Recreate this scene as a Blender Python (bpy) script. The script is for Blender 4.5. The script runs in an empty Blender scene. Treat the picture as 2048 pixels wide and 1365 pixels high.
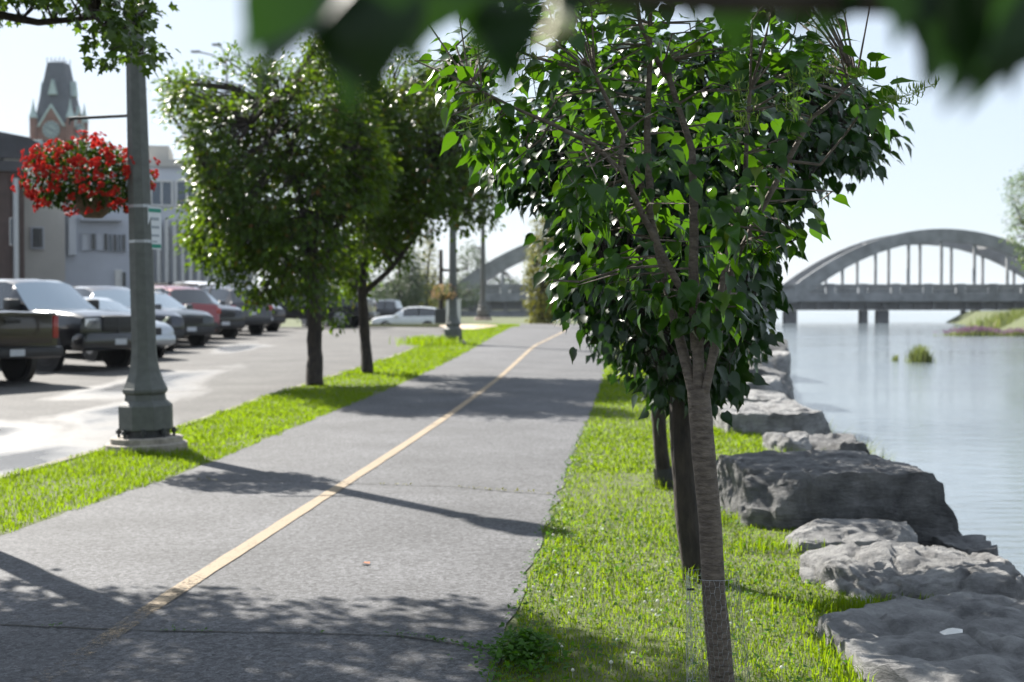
import bpy, bmesh, math, random
import numpy as np
from mathutils import Vector, Matrix, noise

random.seed(7)
RNG = np.random.default_rng(11)
R = math.radians
sc = bpy.context.scene
C = sc.collection

# ------------------------------------------------------------------ camera
FPX = 2844.4                      # focal length in photo pixels (50 mm on 36 mm)
CAMH = 1.40
HOR = 615.0                       # horizon row in the photo
PITCH = math.atan((682.5 - HOR) / FPX)
cd = bpy.data.cameras.new('camera'); cam = bpy.data.objects.new('camera', cd); C.objects.link(cam)
cd.lens = 50; cd.sensor_width = 36; cd.clip_start = 0.05; cd.clip_end = 9000
cam.location = (0, 0, CAMH)
cam.rotation_euler = (R(90) - PITCH, 0, 0)
cd.dof.use_dof = True; cd.dof.focus_distance = 4.6; cd.dof.aperture_fstop = 4.2
sc.camera = cam
sc.render.resolution_x = 1024; sc.render.resolution_y = 682

# ------------------------------------------------------------------ light
SUN_EL = 38.0
SUN_AZ = 37.7                     # degrees left of the viewing direction
w = bpy.data.worlds.new('World'); sc.world = w; w.use_nodes = True
nt = w.node_tree; nt.nodes.clear()
sky = nt.nodes.new('ShaderNodeTexSky'); sky.sky_type = 'NISHITA'; sky.sun_disc = False
sky.sun_elevation = R(SUN_EL); sky.sun_rotation = R(-SUN_AZ)
sky.altitude = 80; sky.air_density = 1.0; sky.dust_density = 1.0; sky.ozone_density = 1.6
bg = nt.nodes.new('ShaderNodeBackground'); bg.inputs['Strength'].default_value = 0.052
wo = nt.nodes.new('ShaderNodeOutputWorld')
veil = nt.nodes.new('ShaderNodeMix'); veil.data_type = 'RGBA'; veil.inputs['Factor'].default_value = .68
veil.inputs['B'].default_value = (6.2, 7.0, 8.1, 1)      # a thin even veil of high cloud
nt.links.new(sky.outputs['Color'], veil.inputs['A']); nt.links.new(veil.outputs['Result'], bg.inputs['Color']); nt.links.new(bg.outputs['Background'], wo.inputs['Surface'])
sl = bpy.data.lights.new('sun', 'SUN'); sl.energy = 5.0; sl.angle = R(0.53); sl.color = (1.0, 0.95, 0.87)
so = bpy.data.objects.new('sun', sl); C.objects.link(so)
SUNV = Vector((-math.sin(R(SUN_AZ)) * math.cos(R(SUN_EL)), math.cos(R(SUN_AZ)) * math.cos(R(SUN_EL)), math.sin(R(SUN_EL))))
so.rotation_euler = SUNV.to_track_quat('Z', 'Y').to_euler()
so.location = SUNV * 200
sc.view_settings.view_transform = 'Standard'; sc.view_settings.look = 'None'
sc.view_settings.gamma = 1.0; sc.view_settings.use_curve_mapping = False
sc.view_settings.exposure = 1.42
sc.render.engine = 'CYCLES'
sc.cycles.use_denoising = True
sc.cycles.max_bounces = 8; sc.cycles.transmission_bounces = 6; sc.cycles.diffuse_bounces = 3
sc.cycles.sample_clamp_indirect = 6.0
sc.cycles.caustics_reflective = False; sc.cycles.caustics_refractive = False

# ------------------------------------------------------------------ helpers
CP, SP = math.cos(PITCH), math.sin(PITCH)
def at(px, py, D):
    """photo pixel at forward distance D -> point in the place"""
    u = (px - 1024) / FPX; v = (682.5 - py) / FPX
    d = Vector((u, CP + v * SP, -SP + v * CP))
    return Vector((0, 0, CAMH)) + d * (D / d.y)

def tag(o, label=None, cat=None, group=None, kind=None):
    if label: o['label'] = label
    if cat: o['category'] = cat
    if group: o['group'] = group
    if kind: o['kind'] = kind
    return o

def empty(name, loc=(0, 0, 0), rz=0.0, label=None, cat=None, group=None):
    o = bpy.data.objects.new(name, None); C.objects.link(o)
    o.location = loc; o.rotation_euler = (0, 0, rz); o.empty_display_size = 0.2
    return tag(o, label, cat, group)

def link(name, me, mat=None, parent=None):
    o = bpy.data.objects.new(name, me); C.objects.link(o)
    if mat is not None and not me.materials: me.materials.append(mat)
    if parent is not None: o.parent = parent
    return o

class MB:
    def __init__(s): s.v = []; s.f = []
    def add(s, vs, fs):
        b = len(s.v); s.v += [tuple(p) for p in vs]; s.f += [tuple(i + b for i in f) for f in fs]
        return s
    def box(s, x0, x1, y0, y1, z0, z1, bev=0.0, M=None):
        if bev <= 0:
            vs = [(x0,y0,z0),(x1,y0,z0),(x1,y1,z0),(x0,y1,z0),(x0,y0,z1),(x1,y0,z1),(x1,y1,z1),(x0,y1,z1)]
            fs = [(0,3,2,1),(4,5,6,7),(0,1,5,4),(1,2,6,5),(2,3,7,6),(3,0,4,7)]
        else:
            b = min(bev, .45*abs(x1-x0), .45*abs(y1-y0), .45*abs(z1-z0))
            bm = bmesh.new(); bmesh.ops.create_cube(bm, size=1.0)
            for v in bm.verts:
                v.co = Vector(((x0+x1)/2+v.co.x*(x1-x0), (y0+y1)/2+v.co.y*(y1-y0), (z0+z1)/2+v.co.z*(z1-z0)))
            bmesh.ops.bevel(bm, geom=bm.edges[:], offset=b, segments=2, profile=.6, affect='EDGES')
            bm.verts.index_update()
            vs = [v.co.copy() for v in bm.verts]; fs = [tuple(v.index for v in f.verts) for f in bm.faces]; bm.free()
        if M is not None: vs = [M @ Vector(p) for p in vs]
        return s.add(vs, fs)
    def tube(s, pts, rad, n=8, cap=True):
        pts = [Vector(p) for p in pts]
        if not hasattr(rad, '__len__'): rad = [rad] * len(pts)
        vs = []; fs = []; up = None
        for i, p in enumerate(pts):
            t = (pts[min(i+1, len(pts)-1)] - pts[max(i-1, 0)])
            t = t.normalized() if t.length > 1e-9 else Vector((0, 0, 1))
            if up is None:
                up = t.orthogonal().normalized()
            up = (up - t * up.dot(t))
            up = up.normalized() if up.length > 1e-6 else t.orthogonal().normalized()
            sd = t.cross(up)
            for k in range(n):
                a = 2*math.pi*k/n
                vs.append(p + (up*math.cos(a) + sd*math.sin(a)) * rad[i])
        for i in range(len(pts)-1):
            for k in range(n):
                k2 = (k+1) % n
                fs.append((i*n+k, i*n+k2, (i+1)*n+k2, (i+1)*n+k))
        if cap:
            fs.append(tuple(range(n-1, -1, -1))); fs.append(tuple((len(pts)-1)*n + k for k in range(n)))
        return s.add(vs, fs)
    def lathe(s, prof, n=16, M=None, ph=0.0, close=True):
        vs = []; fs = []
        for r, z in prof:
            for k in range(n):
                a = 2*math.pi*k/n + ph
                vs.append(Vector((r*math.cos(a), r*math.sin(a), z)))
        for i in range(len(prof)-1):
            for k in range(n):
                k2 = (k+1) % n
                fs.append((i*n+k, i*n+k2, (i+1)*n+k2, (i+1)*n+k))
        if close:
            fs.append(tuple(range(n-1, -1, -1))); fs.append(tuple((len(prof)-1)*n+k for k in range(n)))
        if M is not None: vs = [M @ v for v in vs]
        return s.add(vs, fs)
    def prism(s, poly, a, b, axis='y', M=None):
        """polygon in the other two axes, extruded along axis"""
        def P(u, v, t):
            return {'x': (t, u, v), 'y': (u, t, v), 'z': (u, v, t)}[axis]
        n = len(poly)
        vs = [P(u, v, a) for u, v in poly] + [P(u, v, b) for u, v in poly]
        fs = [tuple(range(n-1, -1, -1)), tuple(range(n, 2*n))] + [(i, (i+1) % n, n+(i+1) % n, n+i) for i in range(n)]
        if M is not None: vs = [M @ Vector(p) for p in vs]
        return s.add(vs, fs)
    def build(s, name, mat, parent=None, smooth=False, ang=40, off=None):
        me = bpy.data.meshes.new(name)
        vs = s.v if off is None else [(p[0]-off[0], p[1]-off[1], p[2]-off[2]) for p in s.v]
        me.from_pydata(vs, [], s.f)
        bm = bmesh.new(); bm.from_mesh(me); bmesh.ops.recalc_face_normals(bm, faces=bm.faces[:]); bm.to_mesh(me); bm.free()
        if smooth:
            me.shade_smooth()
            try: me.set_sharp_from_angle(angle=R(ang))
            except Exception: pass
        me.update()
        return link(name, me, mat, parent)

def np_mesh(name, V, F):
    """V (n,3) float, F (m,k) int"""
    me = bpy.data.meshes.new(name)
    V = np.ascontiguousarray(V, dtype=np.float32); F = np.ascontiguousarray(F, dtype=np.int32)
    me.vertices.add(len(V)); me.vertices.foreach_set('co', V.ravel())
    m, k = F.shape
    me.loops.add(m*k); me.loops.foreach_set('vertex_index', F.ravel())
    me.polygons.add(m)
    me.polygons.foreach_set('loop_start', np.arange(0, m*k, k, dtype=np.int32))
    me.polygons.foreach_set('loop_total', np.full(m, k, dtype=np.int32))
    me.update(calc_edges=True); me.validate()
    return me

# ------------------------------------------------------------------ materials
MATS = {}
def mat(name, col, rough=.7, var=.25, scale=6.0, col2=None, bump=0.0, bscale=None, metal=0.0, spec=.5, coat=0.0,
        detail=6.0, stretch=None, rvar=0.0):
    if name in MATS: return MATS[name]
    m = bpy.data.materials.new(name); m.use_nodes = True; MATS[name] = m
    t = m.node_tree; N = t.nodes; L = t.links
    b = N['Principled BSDF']
    b.inputs['Roughness'].default_value = rough; b.inputs['Metallic'].default_value = metal
    b.inputs['Specular IOR Level'].default_value = spec
    if coat: b.inputs['Coat Weight'].default_value = coat; b.inputs['Coat Roughness'].default_value = .05
    tc = N.new('ShaderNodeTexCoord'); src = tc.outputs['Object']
    if stretch:
        mp = N.new('ShaderNodeMapping'); mp.inputs['Scale'].default_value = stretch
        L.new(src, mp.inputs['Vector']); src = mp.outputs['Vector']
    if var > 0 or col2:
        nz = N.new('ShaderNodeTexNoise'); nz.inputs['Scale'].default_value = scale
        nz.inputs['Detail'].default_value = detail; nz.inputs['Roughness'].default_value = .62
        L.new(src, nz.inputs['Vector'])
        cr = N.new('ShaderNodeValToRGB')
        c2 = col2 if col2 else tuple(min(1, c*(1+var)) for c in col)
        c1 = tuple(c*(1-var) for c in col) if not col2 else col
        cr.color_ramp.elements[0].position = .34; cr.color_ramp.elements[1].position = .66
        cr.color_ramp.elements[0].color = (*c1, 1); cr.color_ramp.elements[1].color = (*c2, 1)
        L.new(nz.outputs['Fac'], cr.inputs['Fac']); L.new(cr.outputs['Color'], b.inputs['Base Color'])
        if rvar:
            mr = N.new('ShaderNodeMapRange'); mr.inputs['To Min'].default_value = rough-rvar; mr.inputs['To Max'].default_value = rough+rvar
            L.new(nz.outputs['Fac'], mr.inputs['Value']); L.new(mr.outputs['Result'], b.inputs['Roughness'])
    else:
        b.inputs['Base Color'].default_value = (*col, 1)
    if bump > 0:
        n2 = N.new('ShaderNodeTexNoise'); n2.inputs['Scale'].default_value = bscale or scale*4
        n2.inputs['Detail'].default_value = 8; L.new(src, n2.inputs['Vector'])
        bp = N.new('ShaderNodeBump'); bp.inputs['Strength'].default_value = bump; bp.inputs['Distance'].default_value = .02
        L.new(n2.outputs['Fac'], bp.inputs['Height']); L.new(bp.outputs['Normal'], b.inputs['Normal'])
    return m

def leafmat(name, dark, light, trans, tw=.4, rough=.42, spec=.5, rare=None):
    if name in MATS: return MATS[name]
    m = bpy.data.materials.new(name); m.use_nodes = True; MATS[name] = m
    t = m.node_tree; N = t.nodes; L = t.links
    b = N['Principled BSDF']; out = N['Material Output']
    geo = N.new('ShaderNodeNewGeometry'); oi = N.new('ShaderNodeObjectInfo')
    ad = N.new('ShaderNodeMath'); ad.operation = 'ADD'; fr = N.new('ShaderNodeMath'); fr.operation = 'FRACT'
    L.new(geo.outputs['Random Per Island'], ad.inputs[0]); L.new(oi.outputs['Random'], ad.inputs[1]); L.new(ad.outputs[0], fr.inputs[0])
    cr = N.new('ShaderNodeValToRGB'); cr.color_ramp.elements[0].color = (*dark, 1); cr.color_ramp.elements[1].color = (*light, 1)
    if rare:
        cr.color_ramp.elements[1].position = .95
        e = cr.color_ramp.elements.new(.985); e.color = (*rare, 1)
    L.new(fr.outputs[0], cr.inputs['Fac'])
    L.new(cr.outputs['Color'], b.inputs['Base Color'])
    b.inputs['Roughness'].default_value = rough; b.inputs['Specular IOR Level'].default_value = spec
    tr = N.new('ShaderNodeBsdfTranslucent')
    mx0 = N.new('ShaderNodeMix'); mx0.data_type = 'RGBA'; mx0.inputs['Factor'].default_value = .35
    mx0.inputs['A'].default_value = (*trans, 1); L.new(cr.outputs['Color'], mx0.inputs['B'])
    L.new(mx0.outputs['Result'], tr.inputs['Color'])
    mx = N.new('ShaderNodeMixShader'); mx.inputs['Fac'].default_value = tw
    L.new(b.outputs['BSDF'], mx.inputs[1]); L.new(tr.outputs['BSDF'], mx.inputs[2]); L.new(mx.outputs['Shader'], out.inputs['Surface'])
    return m

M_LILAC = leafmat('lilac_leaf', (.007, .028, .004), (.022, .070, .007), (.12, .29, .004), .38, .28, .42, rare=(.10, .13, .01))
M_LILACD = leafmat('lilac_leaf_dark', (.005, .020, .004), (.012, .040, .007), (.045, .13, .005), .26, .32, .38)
M_STREET = leafmat('street_leaf', (.014, .042, .004), (.048, .095, .008), (.20, .33, .006), .42, .34, .3, rare=(.16, .05, .02))
M_TOPLEFT = leafmat('maple_leaf', (.018, .045, .006), (.05, .095, .010), (.16, .28, .01), .40, .33, .4)
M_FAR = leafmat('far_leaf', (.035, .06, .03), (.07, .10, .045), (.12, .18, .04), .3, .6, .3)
M_YEL = leafmat('yellow_leaf', (.06, .085, .02), (.20, .19, .03), (.3, .3, .03), .35, .5, .3)
M_GRASS = leafmat('grass_blade', (.060, .118, .004), (.145, .21, .008), (.33, .49, .005), .5, .5, .18, rare=(.22, .17, .05))
M_WEED = leafmat('weed_leaf', (.025, .08, .008), (.05, .13, .012), (.14, .34, .01), .4, .5, .3)
M_REED = leafmat('reed_blade', (.10, .13, .03), (.20, .22, .07), (.25, .32, .05), .35, .6, .3, rare=(.35, .27, .15))
M_SEED = leafmat('seed_stalk', (.12, .20, .02), (.22, .30, .04), (.35, .45, .03), .4, .5, .4)
M_FLOWER = leafmat('begonia_red', (.36, .012, .012), (.60, .05, .035), (.75, .04, .03), .35, .5, .3)
M_PALEFL = leafmat('dry_flower', (.45, .28, .12), (.62, .45, .32), (.6, .45, .2), .35, .6, .3)
M_PURPLE = leafmat('loosestrife_flower', (.13, .06, .12), (.21, .11, .19), (.24, .11, .22), .35, .6, .3)
M_BASKETL = leafmat('basket_leaf', (.006, .020, .004), (.022, .050, .007), (.07, .14, .006), .3, .62, .2)
M_WHITEFL = leafmat('clover_flower', (.6, .6, .5), (.75, .75, .68), (.7, .7, .6), .3, .6, .3)

M_ASPH = None
def asphalt(name, base, fine=130.0, wet=False):
    m = bpy.data.materials.new(name); m.use_nodes = True; t = m.node_tree; N = t.nodes; L = t.links
    b = N['Principled BSDF']; tc = N.new('ShaderNodeTexCoord'); s = tc.outputs['Object']
    n1 = N.new('ShaderNodeTexNoise'); n1.inputs['Scale'].default_value = fine; n1.inputs['Detail'].default_value = 3; L.new(s, n1.inputs['Vector'])
    n2 = N.new('ShaderNodeTexNoise'); n2.inputs['Scale'].default_value = .9; n2.inputs['Detail'].default_value = 7; L.new(s, n2.inputs['Vector'])
    v = N.new('ShaderNodeTexVoronoi'); v.inputs['Scale'].default_value = 48; L.new(s, v.inputs['Vector'])
    r1 = N.new('ShaderNodeValToRGB'); r1.color_ramp.elements[0].position = .3; r1.color_ramp.elements[1].position = .72
    lo = tuple(c*.5 for c in base); hi = tuple(min(1, c*1.55) for c in base)
    r1.color_ramp.elements[0].color = (*lo, 1); r1.color_ramp.elements[1].color = (*hi, 1)
    L.new(n1.outputs['Fac'], r1.inputs['Fac'])
    mr = N.new('ShaderNodeMapRange'); mr.inputs['From Min'].default_value = .3; mr.inputs['From Max'].default_value = .7
    mr.inputs['To Min'].default_value = .74; mr.inputs['To Max'].default_value = 1.2; L.new(n2.outputs['Fac'], mr.inputs['Value'])
    rv = N.new('ShaderNodeMapRange'); rv.inputs['To Min'].default_value = .45; rv.inputs['To Max'].default_value = 1.65
    L.new(v.outputs['Color'], rv.inputs['Value'])
    m1 = N.new('ShaderNodeMath'); m1.operation = 'MULTIPLY'; L.new(mr.outputs['Result'], m1.inputs[0]); L.new(rv.outputs['Result'], m1.inputs[1])
    mx = N.new('ShaderNodeMix'); mx.data_type = 'RGBA'; mx.blend_type = 'MULTIPLY'; mx.inputs['Factor'].default_value = 1
    L.new(r1.outputs['Color'], mx.inputs['A']); L.new(m1.outputs[0], mx.inputs['B'])
    L.new(mx.outputs['Result'], b.inputs['Base Color'])
    b.inputs['Roughness'].default_value = .82; b.inputs['Specular IOR Level'].default_value = .4
    bp = N.new('ShaderNodeBump'); bp.inputs['Strength'].default_value = .5; bp.inputs['Distance'].default_value = .004
    L.new(n1.outputs['Fac'], bp.inputs['Height']); L.new(bp.outputs['Normal'], b.inputs['Normal'])
    if wet:
        b.inputs['Specular IOR Level'].default_value = .3
        mp = N.new('ShaderNodeMapping'); mp.inputs['Scale'].default_value = (.8, .3, 1); L.new(s, mp.inputs['Vector'])
        n3 = N.new('ShaderNodeTexNoise'); n3.inputs['Scale'].default_value = 1.0; n3.inputs['Detail'].default_value = 6; n3.inputs['Distortion'].default_value = .5
        L.new(mp.outputs['Vector'], n3.inputs['Vector'])
        acc = None                       # wet areas where water ran across the lot
        for (wx, wy, rx, ry) in ((-5.6, 13.6, 1.6, 3.4), (-7.2, 16.5, 2.6, 2.4), (-6.6, 26.0, 1.0, 4.5), (-5.6, 21.0, .6, 3.0), (-7.6, 40.0, .7, 4.0)):
            mpp = N.new('ShaderNodeMapping'); mpp.vector_type = 'TEXTURE'
            mpp.inputs['Location'].default_value = (wx, wy, 0); mpp.inputs['Scale'].default_value = (rx, ry, 1000); L.new(s, mpp.inputs['Vector'])
            ln = N.new('ShaderNodeVectorMath'); ln.operation = 'LENGTH'; L.new(mpp.outputs['Vector'], ln.inputs[0])
            if acc is None: acc = ln.outputs['Value']
            else:
                mn = N.new('ShaderNodeMath'); mn.operation = 'MINIMUM'; L.new(acc, mn.inputs[0]); L.new(ln.outputs['Value'], mn.inputs[1]); acc = mn.outputs[0]
        ma = N.new('ShaderNodeMath'); ma.operation = 'MULTIPLY_ADD'; ma.inputs[1].default_value = 2.6; L.new(n3.outputs['Fac'], ma.inputs[0]); L.new(acc, ma.inputs[2])
        def ramp(lo, hi):
            r = N.new('ShaderNodeMapRange'); r.inputs['From Min'].default_value = 1.55; r.inputs['From Max'].default_value = 2.5
            r.inputs['To Min'].default_value = lo; r.inputs['To Max'].default_value = hi; L.new(ma.outputs[0], r.inputs['Value']); return r.outputs['Result']
        L.new(ramp(.26, .82), b.inputs['Roughness']); L.new(ramp(.06, .5), bp.inputs['Strength']); L.new(ramp(.75, .3), b.inputs['Specular IOR Level'])
    return m
M_PATH = asphalt('path_asphalt', (.072, .0725, .077))
M_LOT = asphalt('lot_asphalt', (.075, .072, .069), 150, wet=True)
M_SOIL = mat('soil', (.06, .05, .03), .95, .4, 3)
def worn_line():
    m = bpy.data.materials.new('worn_line_paint'); m.use_nodes = True; t = m.node_tree; N = t.nodes; L = t.links; b = N['Principled BSDF']; out = N['Material Output']
    b.inputs['Roughness'].default_value = .8; b.inputs['Base Color'].default_value = (.255, .195, .125, 1)
    tc = N.new('ShaderNodeTexCoord')
    n1 = N.new('ShaderNodeTexNoise'); n1.inputs['Scale'].default_value = 55; n1.inputs['Detail'].default_value = 6; n1.inputs['Roughness'].default_value = .75; L.new(tc.outputs['Object'], n1.inputs['Vector'])
    n2 = N.new('ShaderNodeTexNoise'); n2.inputs['Scale'].default_value = 1.3; n2.inputs['Detail'].default_value = 3; L.new(tc.outputs['Object'], n2.inputs['Vector'])
    sp = N.new('ShaderNodeSeparateXYZ'); L.new(tc.outputs['Object'], sp.inputs[0])
    nr = N.new('ShaderNodeMapRange'); nr.inputs['From Min'].default_value = 5.0; nr.inputs['From Max'].default_value = 7.6; nr.inputs['To Min'].default_value = -.22; nr.inputs['To Max'].default_value = .10; L.new(sp.outputs['Y'], nr.inputs['Value'])
    a1 = N.new('ShaderNodeMath'); a1.operation = 'MULTIPLY_ADD'; a1.inputs[1].default_value = .5; L.new(n2.outputs['Fac'], a1.inputs[0]); L.new(n1.outputs['Fac'], a1.inputs[2])
    a2 = N.new('ShaderNodeMath'); a2.operation = 'ADD'; L.new(a1.outputs[0], a2.inputs[0]); L.new(nr.outputs['Result'], a2.inputs[1])
    mr = N.new('ShaderNodeMapRange'); mr.inputs['From Min'].default_value = .62; mr.inputs['From Max'].default_value = .78; L.new(a2.outputs[0], mr.inputs['Value'])
    tr = N.new('ShaderNodeBsdfTransparent'); mx = N.new('ShaderNodeMixShader'); L.new(mr.outputs['Result'], mx.inputs['Fac']); L.new(tr.outputs[0], mx.inputs[1]); L.new(b.outputs[0], mx.inputs[2]); L.new(mx.outputs[0], out.inputs['Surface'])
    return m
M_LINE = worn_line()
M_KERB = mat('kerb_concrete', (.17, .15, .12), .85, .25, 8, bump=.3, bscale=60)
M_SAND = mat('sand', (.42, .33, .25), .95, .2, 20)
M_POST = mat('lamp_post_paint', (.095, .102, .093), .62, .18, 14, bump=.25, bscale=160)
M_BASE = mat('pedestal_concrete', (.30, .27, .23), .9, .3, 10, bump=.5, bscale=60)
M_IRON = mat('dark_iron', (.03, .032, .034), .5, .2, 20)
M_STEEL = mat('galvanised', (.35, .36, .37), .4, .15, 20, metal=.8)
M_BARK = mat('lilac_bark', (.065, .05, .04), .85, scale=22, col2=(.15, .12, .095), bump=.6, bscale=30, stretch=(1, 1, 2.6))
M_BARKD = mat('dark_bark', (.014, .011, .009), .9, scale=18, col2=(.048, .037, .028), bump=1.0, bscale=22, stretch=(1, 1, .35))
M_ROCK = None
def rockmat(name, c1, c2, c3):
    m = bpy.data.materials.new(name); m.use_nodes = True; t = m.node_tree; N = t.nodes; L = t.links
    b = N['Principled BSDF']; tc = N.new('ShaderNodeTexCoord'); s = tc.outputs['Object']
    n = N.new('ShaderNodeTexNoise'); n.inputs['Scale'].default_value = 5; n.inputs['Detail'].default_value = 9; n.inputs['Roughness'].default_value = .68; L.new(s, n.inputs['Vector'])
    cr = N.new('ShaderNodeValToRGB'); cr.color_ramp.elements[0].position = .3; cr.color_ramp.elements[1].position = .7
    cr.color_ramp.elements[0].color = (*c1, 1); cr.color_ramp.elements[1].color = (*c2, 1)
    e = cr.color_ramp.elements.new(.5); e.color = (*c3, 1)
    L.new(n.outputs['Fac'], cr.inputs['Fac']); L.new(cr.outputs['Color'], b.inputs['Base Color'])
    b.inputs['Roughness'].default_value = .88; b.inputs['Specular IOR Level'].default_value = .3
    mp = N.new('ShaderNodeMapping'); mp.inputs['Scale'].default_value = (1, 1, 2.6); L.new(s, mp.inputs['Vector'])
    n2 = N.new('ShaderNodeTexNoise'); n2.inputs['Scale'].default_value = 9; n2.inputs['Detail'].default_value = 12; n2.inputs['Roughness'].default_value = .74; L.new(mp.outputs['Vector'], n2.inputs['Vector'])
    bp = N.new('ShaderNodeBump'); bp.inputs['Strength'].default_value = 1.0; bp.inputs['Distance'].default_value = .09
    L.new(n2.outputs['Fac'], bp.inputs['Height']); L.new(bp.outputs['Normal'], b.inputs['Normal'])
    return m
M_ROCK = rockmat('limestone', (.12, .12, .121), (.48, .475, .465), (.30, .298, .295))
M_ROCKD = rockmat('dark_limestone', (.08, .081, .083), (.31, .306, .30), (.18, .18, .18))
M_CONC = mat('bridge_concrete', (.20, .205, .215), .9, .28, .35, bump=.2, bscale=3)
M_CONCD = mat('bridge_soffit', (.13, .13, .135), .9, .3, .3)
M_RIVERWALL = mat('river_wall_concrete', (.28, .26, .24), .9, .25, 1.5, bump=.3, bscale=12)
M_BRICKB = mat('brown_brick', (.075, .052, .046), .85, .2, 2)
M_BEIGE = mat('beige_wall', (.46, .44, .40), .85, .08, .5)
M_GREYW = mat('grey_wall', (.46, .48, .53), .85, .08, .5)
M_PALEW = mat('pale_wall', (.56, .58, .62), .85, .08, .5)
M_TRIM = mat('white_trim', (.66, .65, .62), .7, .06, 2)
M_DARKROOF = mat('dark_roof', (.05, .05, .055), .8, .2, 1)
M_WINB = mat('blue_glass', (.05, .075, .11), .12, 0, 1, spec=.8)
M_WIND = mat('dark_glass', (.02, .022, .026), .15, 0, 1, spec=.6)
M_REDBRICK = mat('red_brick', (.20, .10, .08), .9, .2, .6)
M_SLATE = mat('slate', (.07, .08, .10), .7, .2, .8)
M_COPPER = mat('pale_copper', (.38, .47, .46), .7, .12, 1)
M_CLOCK = mat('clock_face', (.26, .32, .33), .6, .05, 1)
M_WICKER = mat('wicker', (.11, .075, .045), .9, .4, 40, bump=.8, bscale=60)
M_SIGNW = mat('sign_white', (.62, .64, .66), .5, .04, 3)
M_SIGNG = mat('sign_green', (.01, .22, .15), .5, .04, 3)
M_SIGNT = mat('sign_grey', (.30, .33, .36), .6, .04, 3)
M_TYRE = mat('tyre_rubber', (.018, .018, .019), .85, .2, 20)
M_RIM = mat('alloy_rim', (.42, .43, .45), .3, .1, 10, metal=.9)
M_RIMD = mat('dark_rim', (.05, .05, .055), .35, .1, 10, metal=.6)
M_SHIELD = mat('windshield_glass', (.30, .37, .42), .05, 0, 1, metal=.45, spec=1.0, coat=1.0)
M_CGLASS = mat('car_glass', (.012, .016, .02), .04, 0, 1, spec=1.0, coat=1.0)
M_TRIMB = mat('black_plastic', (.02, .02, .021), .55, .1, 10)
M_CHROME = mat('chrome', (.6, .61, .62), .12, 0, 1, metal=1.0)
M_LAMP = mat('head_lamp', (.92, .92, .90), .25, .10, 14, metal=.15, spec=1.0, coat=1.0)
M_AMBER = mat('amber_lamp', (.55, .16, .03), .2, .05, 6, coat=1.0)
M_TAIL = mat('tail_lamp', (.35, .015, .015), .2, .05, 6, coat=1.0)
M_PLATE = mat('plate', (.55, .57, .6), .5, .08, 20)
def paint(name, col, metal=.25, rough=.28):
    return mat('paint_'+name, col, rough, .05, 2, metal=metal, spec=.5, coat=1.0)

# ------------------------------------------------------------------ terrain functions
_ZY = np.array([-60, 13, 18, 23.5, 29, 35, 46, 55, 61, 68, 80, 95, 130, 8000.])
_ZZ = np.array([0, 0, .03, .11, .22, .36, .52, .62, .66, .62, .25, -.2, -.25, -.25])
_gy = np.arange(-60, 400, .25); _gz = np.interp(_gy, _ZY, _ZZ)
_k = np.ones(17)/17; _gz = np.convolve(np.pad(_gz, 8, mode='edge'), _k, mode='valid')
def zp(y): return float(np.interp(y, _gy, _gz))
def gp(px, py, dz=0.0):
    """photo pixel -> point on the ground profile"""
    a = at(px, py, 1.0); o = Vector((0, 0, CAMH)); d = a - o
    y = 2.0
    while y < 140:
        if o.z + d.z*y <= zp(y) + dz:
            lo, hi = y-.25, y
            for _ in range(20):
                mid = (lo+hi)/2
                if o.z + d.z*mid <= zp(mid)+dz: hi = mid
                else: lo = mid
            return Vector((d.x*hi, hi, zp(hi)+dz))
        y += .25
    return o + d*y
def curve(pts):
    ys = [p[1] for p in pts]; xs = [p[0] for p in pts]
    def f(y): return float(np.interp(y, ys, xs))
    return f
def smooth_curve(pts, wdt=5):
    ys = np.arange(-14, 420, .5); xs = np.interp(ys, [p[1] for p in pts], [p[0] for p in pts])
    k = np.ones(wdt)/wdt; xs = np.convolve(np.pad(xs, wdt//2, mode='edge'), k, mode='valid')
    return lambda y: float(np.interp(y, ys, xs))
def ed(pix, pre, post): return [pre] + [(gp(*q).x, gp(*q).y) for q in pix] + post
XL = smooth_curve(ed([(0,1070),(370,948),(600,850),(830,757),(940,702),(1024,655)], (-4.5,-12), [(.4,58),(.0,66),(-3,90)]), 7)
XR = smooth_curve(ed([(980,1365),(1090,1060),(1150,900),(1203,770),(1214,705)], (-1.3,-12), [(4.3,60),(4.2,66),(2,90)]), 7)
XC = smooth_curve(ed([(110,1350),(330,1200),(680,975),(1000,755),(1070,692)], (-3.1,-12), [(1.55,46.5),(2.0,52),(2.1,56),(1.75,61),(.8,68)]), 3)
XK = smooth_curve(ed([(0,955),(350,856),(530,792),(800,708),(845,688)], (-6.0,-12), [(-2.05,47),(-1.7,53),(-1.4,58),(-2.2,62),(-8,70),(-9,95)]), 5)
XI = smooth_curve([(1.05,-12),(1.25,5.5),(1.5,6.5),(1.5,8.2),(1.45,9.6),(2.4,12.5),(2.5,14),(2.3,15.5),(2.6,18),(3.1,22),(4.2,28),(8.0,52),(9.5,62),(43,255),(46,270),(46,420)], 3)
XB = lambda y: XI(y) + .5
XRS = smooth_curve([(48,-12),(48,100),(49,135),(62,180),(78,255),(110,300),(110,420)], 9)
WATER = -1.30
def zg(x, y):
    k = XK(y)
    if y > 300:
        base = zp(y) if x < 30 else -3.0
        return base
    if x < k - .02: return zp(y) - .17
    if x < XL(y)+.1: return zp(y) - .002
    if x < XR(y)-.1: return zp(y) - .03
    b = XB(y)
    if x < b: return zp(y) - .002
    r = XRS(y)
    if x < (b+r)/2: return max(zp(y) - .002 - (x-b)*2.2, -2.6)
    return min(max(-2.6 + (x-r+3)*.55, -2.6), .8)

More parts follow.
